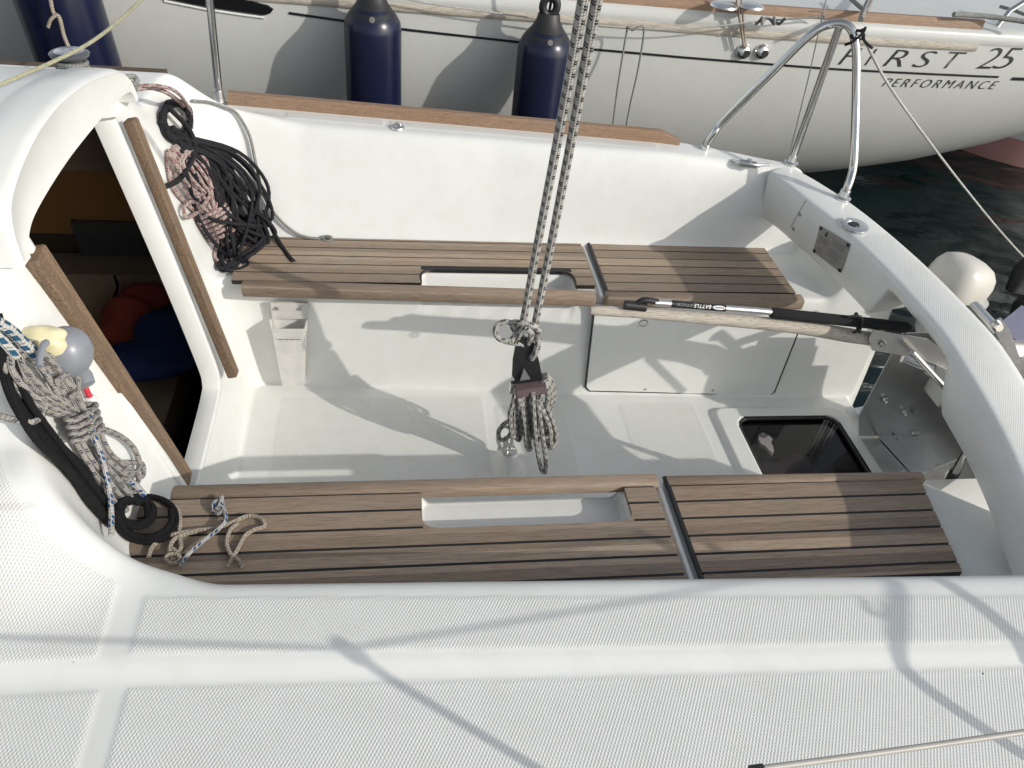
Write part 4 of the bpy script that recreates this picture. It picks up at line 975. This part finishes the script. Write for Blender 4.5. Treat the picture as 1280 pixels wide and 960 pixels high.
tag(tubes('bungee_end', cur, M['greyball'], None, 8), 'short grey brown bungee end standing up from the pale rope coil', 'bungee')
# beige rope on the near bench
cur = []
B_ = lambda pts, up=.021, lift=.007, j=0: catmull(path(pts, lift, up, j, r2), 7)
cur.append((B_([(186, 696), (190, 684), (204, 672), (222, 667), (245, 663), (270, 660), (292, 652), (310, 645), (326, 648), (330, 658), (318, 662), (306, 670), (296, 688), (289, 700), (284, 708)]), .0050))
cur.append((B_([(303, 708), (298, 700), (288, 692), (283, 678), (288, 662), (298, 654)]), .0050))
cur.append((B_([(212, 630), (222, 636), (225, 650), (224, 668), (226, 685), (218, 696), (208, 700)]), .0050))
cur.append((B_([(246, 664), (230, 668), (216, 676), (212, 690), (216, 700), (224, 694), (216, 686)], .022), .0052))
for k in range(3): cur.append((catmull([SF(216+9*math.cos(a+k), 698+6*math.sin(a+k), .008+.007*k, .018) for a in [2*math.pi*j/6 for j in range(6)]], 5, True), .0045, True))
tag(tubes('loose_rope', cur, M['r_beige'], None, 8), 'beige braided rope lying loose on the near bench', 'rope')
cur = [(B_([(226, 706), (236, 692), (254, 676), (272, 662), (281, 652), (281, 640), (276, 632)], .030, .008), .0050), (catmull([SF(273+7*math.cos(a), 634+8*math.sin(a), .01+.006*math.sin(2*a), .024) for a in [2*math.pi*j/8 for j in range(8)]], 5, True), .0050, True), (B_([(272, 636), (276, 628), (277, 621)], .03, .008), .0055)]
tag(tubes('loose_rope', cur, M['r_blue'], None, 8), 'white and blue rope end tied in a small knot on the near bench', 'rope')
# grey ball with cream cap
gb = thing('float_ball', tuple(SF(80, 490, .02)), 'grey plastic ball with a cream cap and a red tag, beside the near doorway slide', 'float')
c0 = SF(84, 440, .085); lathe('ball', [(0, -.050)]+[(.045*math.sin(a), -.050*math.cos(a)) for a in [math.pi*k/16 for k in range(1, 16)]]+[(0, .050)], c0, M['greyball'], gb, axis=(.15, .3, 1), seg=32)
c1_ = c0+(Vector(CAM)-c0).normalized()*.018+Vector((-.032, -.004, .028))
blob('cap', c1_, (.044, .030, .032), M['cream'], gb, .16, 31, 4, 2.2)
c2_ = SF(103, 472, .05); lathe('neck', [(0, -.02), (.018, -.018), (.02, 0), (.016, .018), (0, .022)], c2_, M['greyball'], gb, axis=(.5, -.6, -.5))
tubes('strap', [([SF(106, 483, .03), SF(112, 496, .03)], .006)], M['red'], gb); lathe('bead', [(0, -.013), (.009, -.009), (.013, 0), (.009, .009), (0, .013)], SF(114, 500, .02), M['recess'], gb)
# cabin-top winch with line
wz = .60; wp = P(93, 91, z=.60)
wn_ = lathe('winch', [(0, -.02), (.04, -.02), (.036, .0), (.028, .02), (.030, .038), (.046, .044), (.049, .050), (.044, .054), (.028, .055), (0, .055)], wp, M['screen'], boat, seg=32)
lathe('winch_top', [(.0, .0555), (.036, .0555), (.034, .057), (.014, .057), (.012, .054), (0, .054)], wp, M['alu'], wn_, seg=28)
cur = [(catmull([wp+Vector((-.036*math.cos(a), .036*math.sin(a), .006+.0016*k)) for k, a in enumerate([2*math.pi*j/8 for j in range(17)])], 4), .006), (catmull([P(75, 86, z=.66), P(90, 84, z=.67), P(120, 92, z=.65), P(148, 96, z=.64), P(168, 96, z=.63), P(170, 104, z=.62), P(158, 108, z=.61)], 6), .007), (catmull([P(160, 112, z=.6), P(166, 104, z=.62), P(168, 112, z=.6), P(160, 118, z=.58)], 6), .007)]
tag(tubes('winch_line', cur, M['r_thin'], None, 8), 'grey line wound on the cabin top winch and looped behind the hood', 'rope')

# ------------------------------------------------------------------ neighbouring boat
NB = thing('sailing_boat', (1.5, 4.8, WATER), 'white sailing boat alongside, thin black hull stripe, letters FIRST 25 PERFORMANCE near its stern', 'sailing boat')
YC = 5.0
def zs_(x): return .445+.03*np.clip((1.6-x)/3, 0, 2)
def ys_(x): return 3.60+.05*np.clip((x-1.8)/2.4, 0, 2)**2*2.2-.02*np.clip(1.-x, 0, 1)
def zk_(x): return np.interp(x, [-6, 0, 1.8, 2.6, 3.1, 3.5, 3.9, 4.3, 4.7], [-1.0, -.86, -.76, -.68, -.58, -.45, -.24, .06, .38])
def hull_y(x, z):
    zs, zk, ys = zs_(x), zk_(x), ys_(x); q = np.clip((zs-z)/(zs-zk), 0, 1); return YC-(YC-ys)*np.sqrt(np.maximum(1-q**2.15, 0))**.93
sx_ = np.concatenate([np.linspace(-5, 0, 16), np.linspace(.15, 4.62, 60)]); nt_ = 40; rows_ = []
for x in sx_:
    zs, zk, ys = float(zs_(x)), float(zk_(x)), float(ys_(x)); row = []
    for k in range(nt_+1):
        a = k/nt_*math.pi/2; q = math.sin(a)**.93; z = zs-(zs-zk)*q; row.append((x, float(hull_y(x, z)) if k < nt_ else YC, z))
    row += [(x, 2*YC-p[1], p[2]) for p in row[-2::-1]]; rows_.append(row)
Lr = len(rows_[0]); vs = [p for r_ in rows_ for p in r_]; fs = [(i*Lr+k, (i+1)*Lr+k, (i+1)*Lr+k+1, i*Lr+k+1) for i in range(len(rows_)-1) for k in range(Lr-1)]
fs.append(tuple(range((len(rows_)-1)*Lr, len(rows_)*Lr)))
me = bpy.data.meshes.new('hull'); me.from_pydata(vs, [], fs); bm = bmesh.new(); bm.from_mesh(me); bmesh.ops.recalc_face_normals(bm, faces=bm.faces); bm.to_mesh(me); bm.free()
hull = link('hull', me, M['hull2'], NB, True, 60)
# deck and gunwale
def sweep(name, prof_fn, xs, mat, parent, closed=True, angle=45):
    rws = [prof_fn(x) for x in xs]; L = len(rws[0]); V_ = [p for r_ in rws for p in r_]
    fs_ = [(i*L+k, (i+1)*L+k, (i+1)*L+(k+1) % L, i*L+(k+1) % L) for i in range(len(rws)-1) for k in range(L if closed else L-1)]
    if closed: fs_ += [tuple(range(L)), tuple(range((len(rws)-1)*L, len(rws)*L))]
    me_ = bpy.data.meshes.new(name); me_.from_pydata(V_, [], fs_); b_ = bmesh.new(); b_.from_mesh(me_); bmesh.ops.recalc_face_normals(b_, faces=b_.faces); b_.to_mesh(me_); b_.free()
    return link(name, me_, mat, parent, True, angle)
def gw(x):
    y, z = float(ys_(x)), float(zs_(x)); return [(x, y+a, z+c) for a, c in ((.0, -.004), (-.006, .01), (-.004, .045), (.012, .062), (.05, .070), (.12, .072), (.9, .10), (1.4, .11), (1.4, .05), (.02, -.004))]
xs2 = np.linspace(-5, 4.62, 60)
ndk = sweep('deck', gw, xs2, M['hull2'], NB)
def rail_lo(x):
    y, z = float(ys_(x)), float(zs_(x)); return [(x, y+a, z+c) for a, c in ((.004, -.030), (-.006, -.030), (-.012, -.022), (-.013, -.008), (-.008, .004), (.004, .004))]
lo_x1 = P(1219, 62, y=3.62).x
sweep('rubbing_strake', rail_lo, np.linspace(-5, lo_x1, 40), M['weather'], NB)
def rail_hi(x):
    y, z = float(ys_(x)), float(zs_(x)); return [(x, y+a, z+c) for a, c in ((.018, .06), (.020, .098), (.026, .104), (.046, .104), (.052, .098), (.052, .06))]
sweep('toe_rail', rail_hi, np.linspace(-5, P(1222, 40, y=3.66).x, 40), M['toerail'], NB)
# hull stripe, window
def on_hull(x, z, o=.004): return Vector((x, float(hull_y(x, z))-o, z))
def hpx(px, py):
    y = 3.62
    for _ in range(6): p = P(px, py, y=y); y = float(hull_y(p.x, p.z))
    return p.x, p.z
sp_ = [hpx(*p) for p in ((361, 16), (500, 36), (700, 58), (860, 72), (1040, 86), (1190, 93.5), (1248, 96))]
zz = lambda x: float(np.interp(x, [s[0] for s in sp_], [s[1] for s in sp_]))
def stripe(xa, xb, h=.0052):
    xs = np.linspace(xa, xb, 40); return [(x, z) for x in xs for z in (zz(x)-h, zz(x)+h)]
q = stripe(sp_[0][0], sp_[-1][0]); V_ = [on_hull(x, z) for x, z in q]
me = bpy.data.meshes.new('hull_stripe'); me.from_pydata([tuple(p) for p in V_], [], [(2*i, 2*i+2, 2*i+3, 2*i+1) for i in range(39)]); link('hull_stripe', me, M['black'], NB)
xa = hpx(1266, 96)[0]; q = [(x, z) for x in np.linspace(xa, xa+.10, 4) for z in (sp_[-1][1]-.014, sp_[-1][1]+.002)]
me = bpy.data.meshes.new('hull_stripe'); me.from_pydata([tuple(on_hull(x, z)) for x, z in q], [], [(2*i, 2*i+2, 2*i+3, 2*i+1) for i in range(3)]); link('hull_stripe', me, M['black'], NB)
wpx = [hpx(*p) for p in ((205, -3), (260, 8), (300, 14), (330, 18), (338, 16), (342, 11), (335, 6), (310, 0), (280, -10), (200, -30), (150, -20))]
bm = bmesh.new(); add_prism(bm, [on_hull(x, z, .012) for x, z in wpx], (0, .02, 0)); bm_obj('hull_window', bm, M['acrylic'], NB, bevel=.002)
tubes('window_trim', [([on_hull(x, z-.012, .002) for x, z in [wpx[0], wpx[1], wpx[2], wpx[3]]], .006)], M['white'], NB)
# lettering
def letters(txt, pxl, pxr, pyl, pyr, H, shear, space, bold):
    (xa, za), (xb, zb2) = hpx(pxl, pyl), hpx(pxr, pyr); W = xb-xa
    place_text('lettering', txt, lambda u, v_: on_hull(xa+u, za+(zb2-za)*u/W+v_, .0025), W, H, M['ink'], NB, shear, space, bold)
for ch, a, c in (('F', 1047, 1070), ('I', 1080, 1088), ('R', 1103, 1128), ('S', 1139, 1163), ('T', 1177, 1199)): letters(ch, a, c, 80.5+(a-1047)*.035, 80.5+(c-1047)*.035, .080, .30, 1, -.012)
for ch, a, c in (('2', 1219, 1241), ('5', 1239, 1265)): letters(ch, a, c, 85.5, 86.5, .104, .30, 1, -.014)
letters('PERFORMANCE', 1102, 1243, 108, 111.5, .044, .30, 1.35, -.010)
# two chrome vents, winches, stanchion, lines of the neighbour
for px in (929, 952):
    x, z = hpx(px, 64); p = on_hull(x, z, 0); v_ = lathe('hull_vent', [(0, 0), (.036, 0), (.034, .012), (.020, .024), (0, .026)], p, M['steel_plate'], NB, axis=(0, -1, .2))
    lathe('vent_opening', [(0, .0), (.016, 0), (.016, .003), (0, .003)], p+Vector((.008, -.027, -.002)), M['ink'], v_, axis=(0, -1, .0), seg=12)
for px in (905, 938): lathe('winch', [(0, 0), (.062, 0), (.058, .008), (.035, .014), (0, .014)], P(px, 8, z=.555), M['steel_plate'], NB)
tubes('stanchion', [([P(1242, 38, y=3.70), P(1262, 14, y=3.72), P(1300, -10, y=3.74)], .013)], M['steel'], NB, 12)
x, z = hpx(930, 58)
tag(tubes('fender_line', [(catmull([P(920, -10, y=3.55), P(924, 20, y=3.55), P(930, 58, y=3.56)], 4), .006), (catmull([P(926, -10, y=3.56), P(929, 25, y=3.56), P(932, 60, y=3.57)], 4), .005)], M['r_beige'], None, 8), 'doubled beige line hanging down to the two chrome vents of the neighbouring hull', 'rope')
wl = [P(x_, y_, y=3.52) for x_, y_ in ((480, -6), (560, 8), (640, 19), (700, 27), (788, 35), (860, 36), (945, 27))]
cur = [(catmull(wl, 5), .0035)]
tag(tubes('mooring_line', cur, M['r_white'], None, 8), 'thin white line stretched along the neighbouring hull above the blue fenders', 'rope')
cur = [(catmull([P(945+22*t_+3*math.sin(9*t_), 26+4*math.cos(14*t_), y=3.52+.03*math.sin(11*t_)) for t_ in np.linspace(0, 1.6, 14)], 4), .007), (catmull([P(968, 25, y=3.52), P(1000, 23, y=3.54), P(1030, 21, y=3.56)], 5), .0045), (catmull([P(1010, 14, y=3.55), P(1026, 15, y=3.55), P(1030, 24, y=3.56), P(1014, 20, y=3.56)], 5), .003)]
tag(tubes('rope_knot', cur, M['r_thin'], None, 8), 'brown grey knotted rope joining the thin line to the neighbour\'s toe rail', 'rope')
cur = [(catmull([P(765, 166, y=3.45), P(772, 110, y=3.48), P(783, 42, y=3.5), P(785, 35, y=3.49), P(791, 38, y=3.48), P(797, 34, y=3.48), P(805, 38, y=3.49), P(797, 90, y=3.48), P(788, 130, y=3.46), P(781, 168, y=3.45)], 6), .0045)]
tag(tubes('hanging_line', cur, M['r_thin'], None, 8), 'thin grey loop of line hanging on the neighbouring hull right of the fenders', 'rope')
tag(tubes('backstay_wire', [([P(1037, -20, y=2.50), P(1010, 100, y=2.47), P(985, 200, y=2.44)], .0022)], M['wire'], None, 6), 'thin dark wire running up past the guard rail from the far stern corner', 'wire')
# mooring line from guard rail
ml = [P(x_, y_, y=y0_) for x_, y_, y0_ in ((1080, 48, 2.42), (1110, 105, 2.55), (1160, 175, 2.72), (1210, 240, 2.9), (1260, 300, 3.05), (1330, 375, 3.2))]
tag(tubes('mooring_line', [(catmull(ml, 6), .0050)], M['r_white'], None, 8), 'pale line running from the guard rail top down over the water to the right edge', 'rope')
cur = [(catmull([P(1072+8*math.cos(a), 44+6*math.sin(a), y=2.39+.02*math.sin(a*2)) for a in [2*math.pi*j/7 for j in range(15)]], 4), .004), (catmull([P(1056, 56, y=2.37), P(1066, 52, y=2.36), P(1078, 42, y=2.37), P(1082, 34, y=2.38)], 4), .0045), (catmull([P(1078, 36, y=2.38), P(1080, 50, y=2.38), P(1090, 60, y=2.39)], 4), .0045)]
tag(tubes('lashing', cur, M['r_black'], None, 8), 'black cord lashing tied round the top of the guard rail', 'cord')
# cords and lines on the neighbour's deck
cur = [(catmull([P(x_, y_, z=.575) for x_, y_ in pts], 5), r_) for pts, r_ in ((((1192, 18), (1230, 20), (1275, 26), (1300, 30)), .012), (((1250, 8), (1270, 14), (1290, 22)), .008), (((1060, -5), (1080, 12), (1087, 6), (1090, -6)), .010), (((1076, 24), (1084, 4), (1092, -10)), .012))]
tag(tubes('deck_lines', cur, M['r_thin'], None, 8), 'grey ropes lying across the neighbouring deck at top right', 'rope')

# fenders: thing > body, collar, mark; copied with their parts
def make_fender():
    e = thing('fender', (0, 0, 0), '', 'fender', 'blue fenders hanging between the boats')
    R0 = .118; prof = [(0, -.72), (.03, -.72), (.06, -.70), (.10, -.66), (R0, -.60), (R0, 0), (.114, .03), (.10, .055), (.075, .085)]
    lathe('body', [(r, z) for r, z in prof], (0, 0, 0), M['navy'], e, seg=40)
    bm = bmesh.new(); rg_ = []
    for r, ry, z in ((.1035, .1035, .050), (.090, .090, .068), (.068, .062, .095), (.052, .040, .125), (.046, .028, .15)):
        rg_.append([bm.verts.new((r*math.cos(2*math.pi*k/32), ry*math.sin(2*math.pi*k/32), z)) for k in range(32)])
    for a, c in zip(rg_, rg_[1:]):
        for k in range(32): bm.faces.new((a[k], a[(k+1) % 32], c[(k+1) % 32], c[k]))
    bm.faces.new(rg_[-1])
    bm_obj('collar', bm, M['rubber'], e, angle=60)
    tubes('eye', [(catmull([(.030*math.cos(a), 0, .178+.036*math.sin(a)) for a in [2*math.pi*j/10 for j in range(10)]], 4, True), .017, True)], M['rubber'], e, 12)
    bm = bmesh.new(); disc(bm, (0, -.099, .062), (0, -1, .45), .012, .001, 18); bm_obj('mark', bm, M['inkgrey'], e)
    tubes('hanging_rope', [(catmull([(0, 0, .16), (.006, .02, .20), (.002, .0, .30), (.0, .02, .8)], 5), .006)], M['r_black'], e, 8)
    return e
fend = make_fender()
def fcopy(src):
    c = src.copy(); COL.objects.link(c)
    for ch in src.children: d = ch.copy(); COL.objects.link(d); d.parent = c; d.matrix_parent_inverse = Matrix.Identity(4)
    return c
for ch in fend.children: ch.matrix_parent_inverse = Matrix.Identity(4)
spots = [(P(466, 36, y=3.42), 0., 'full blue fender left of the middle, hanging against the neighbouring hull', 1.), (P(681, 63, y=3.42), .0, 'blue fender partly behind the two mainsheet falls', 1.), (P(52, -62, y=3.35), .12, 'large blue fender at the top left corner behind the cabin hood', 1.28)]
for i, (p, t_, lab, s_) in enumerate(spots):
    o = fend if i == 0 else fcopy(fend)
    o.location = p; o.rotation_euler = (0, -t_*.6, 0); o['label'] = lab; o.scale = (s_, s_, s_)
tag(tubes('fender_lanyard', [(catmull([P(60, -20, y=3.15), P(66, 14, y=3.15), P(74, 22, y=3.14), P(80, 45, y=3.14), P(88, 64, y=3.13)], 5), .007), (catmull([P(72, 18, y=3.13), P(64, 24, y=3.12), P(60, 34, y=3.12)], 5), .006)], M['r_beige'], None, 8), 'beige lanyard tied in a knot in front of the top left fender', 'rope')

# far boat beyond, with a faded red bottom
fb = thing('moored_boat', (6.8, 6.6, WATER), 'white moored boat with a faded red bottom stripe, partly behind the neighbouring stern', 'boat')
fp0 = P(1196, 209, z=WATER)
def far_prof(x):
    f_ = min(1, max(0, (x-fp0.x)/.9)); w = 1.1*math.sqrt(max(.0004, 1-(1-f_)**2)); yc = fp0.y+1.0
    return [(x, yc-w, .5), (x, yc-w*1.0, -.10), (x, yc-w*.97, -.44), (x, yc+w*.97, -.44), (x, yc+w, .5)]
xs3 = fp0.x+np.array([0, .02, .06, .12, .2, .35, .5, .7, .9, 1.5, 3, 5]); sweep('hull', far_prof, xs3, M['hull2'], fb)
def far_bot(x):
    r_ = far_prof(x); y0_, y1_ = r_[2][1], r_[3][1]; return [(x, y0_, -.441), (x, y0_+.02, -.70), (x, y1_-.02, -.70), (x, y1_, -.441)]
sweep('bottom_paint', far_bot, xs3, M['pink'], fb)

# ------------------------------------------------------------------ water, world, sun, camera
bm = bmesh.new(); bmesh.ops.create_grid(bm, x_segments=2, y_segments=2, size=150)
for v_ in bm.verts: v_.co.z = WATER
w_ = bm_obj('water', bm, M['water'], None, smooth=False); w_['kind'] = 'structure'
W = bpy.data.worlds.new('World'); S.world = W; W.use_nodes = True; nt = W.node_tree
sky = nt.nodes.new('ShaderNodeTexSky'); sky.sky_type = 'NISHITA'; sky.sun_disc = False
sun_dir = Vector((-.58, .43, -.366)).normalized()
el = math.asin(-sun_dir.z); az = math.atan2(-sun_dir.x, -sun_dir.y)
sky.sun_elevation = el; sky.sun_rotation = az; sky.air_density = 1.0; sky.dust_density = 1.5; sky.ozone_density = 1.0
bg = nt.nodes['Background']; hs = nt.nodes.new('ShaderNodeHueSaturation'); hs.inputs['Saturation'].default_value = .38
nt.links.new(sky.outputs[0], hs.inputs['Color']); nt.links.new(hs.outputs[0], bg.inputs[0]); bg.inputs[1].default_value = .15
sl = bpy.data.lights.new('sun', 'SUN'); sl.energy = 2.45; sl.angle = math.radians(.6); sl.color = (1, .95, .87)
so = bpy.data.objects.new('sun', sl); COL.objects.link(so); so.rotation_euler = sun_dir.to_track_quat('-Z', 'Y').to_euler(); so.location = (3, -3, 4)
cd = bpy.data.cameras.new('camera'); cam = bpy.data.objects.new('camera', cd); COL.objects.link(cam); S.camera = cam
cd.sensor_width = 36; cd.lens = F/1280*36; cd.clip_start = .02; cd.clip_end = 400
r_, d_, f_ = RR[:, 0], RR[:, 1], RR[:, 2]
cam.matrix_world = Matrix(((r_[0], -d_[0], -f_[0], CAM[0]), (r_[1], -d_[1], -f_[1], CAM[1]), (r_[2], -d_[2], -f_[2], CAM[2]), (0, 0, 0, 1)))
S.view_settings.view_transform = 'Standard'; S.view_settings.look = 'None'; S.view_settings.gamma = 1; S.view_settings.exposure = 0.08
S.render.engine = 'CYCLES'
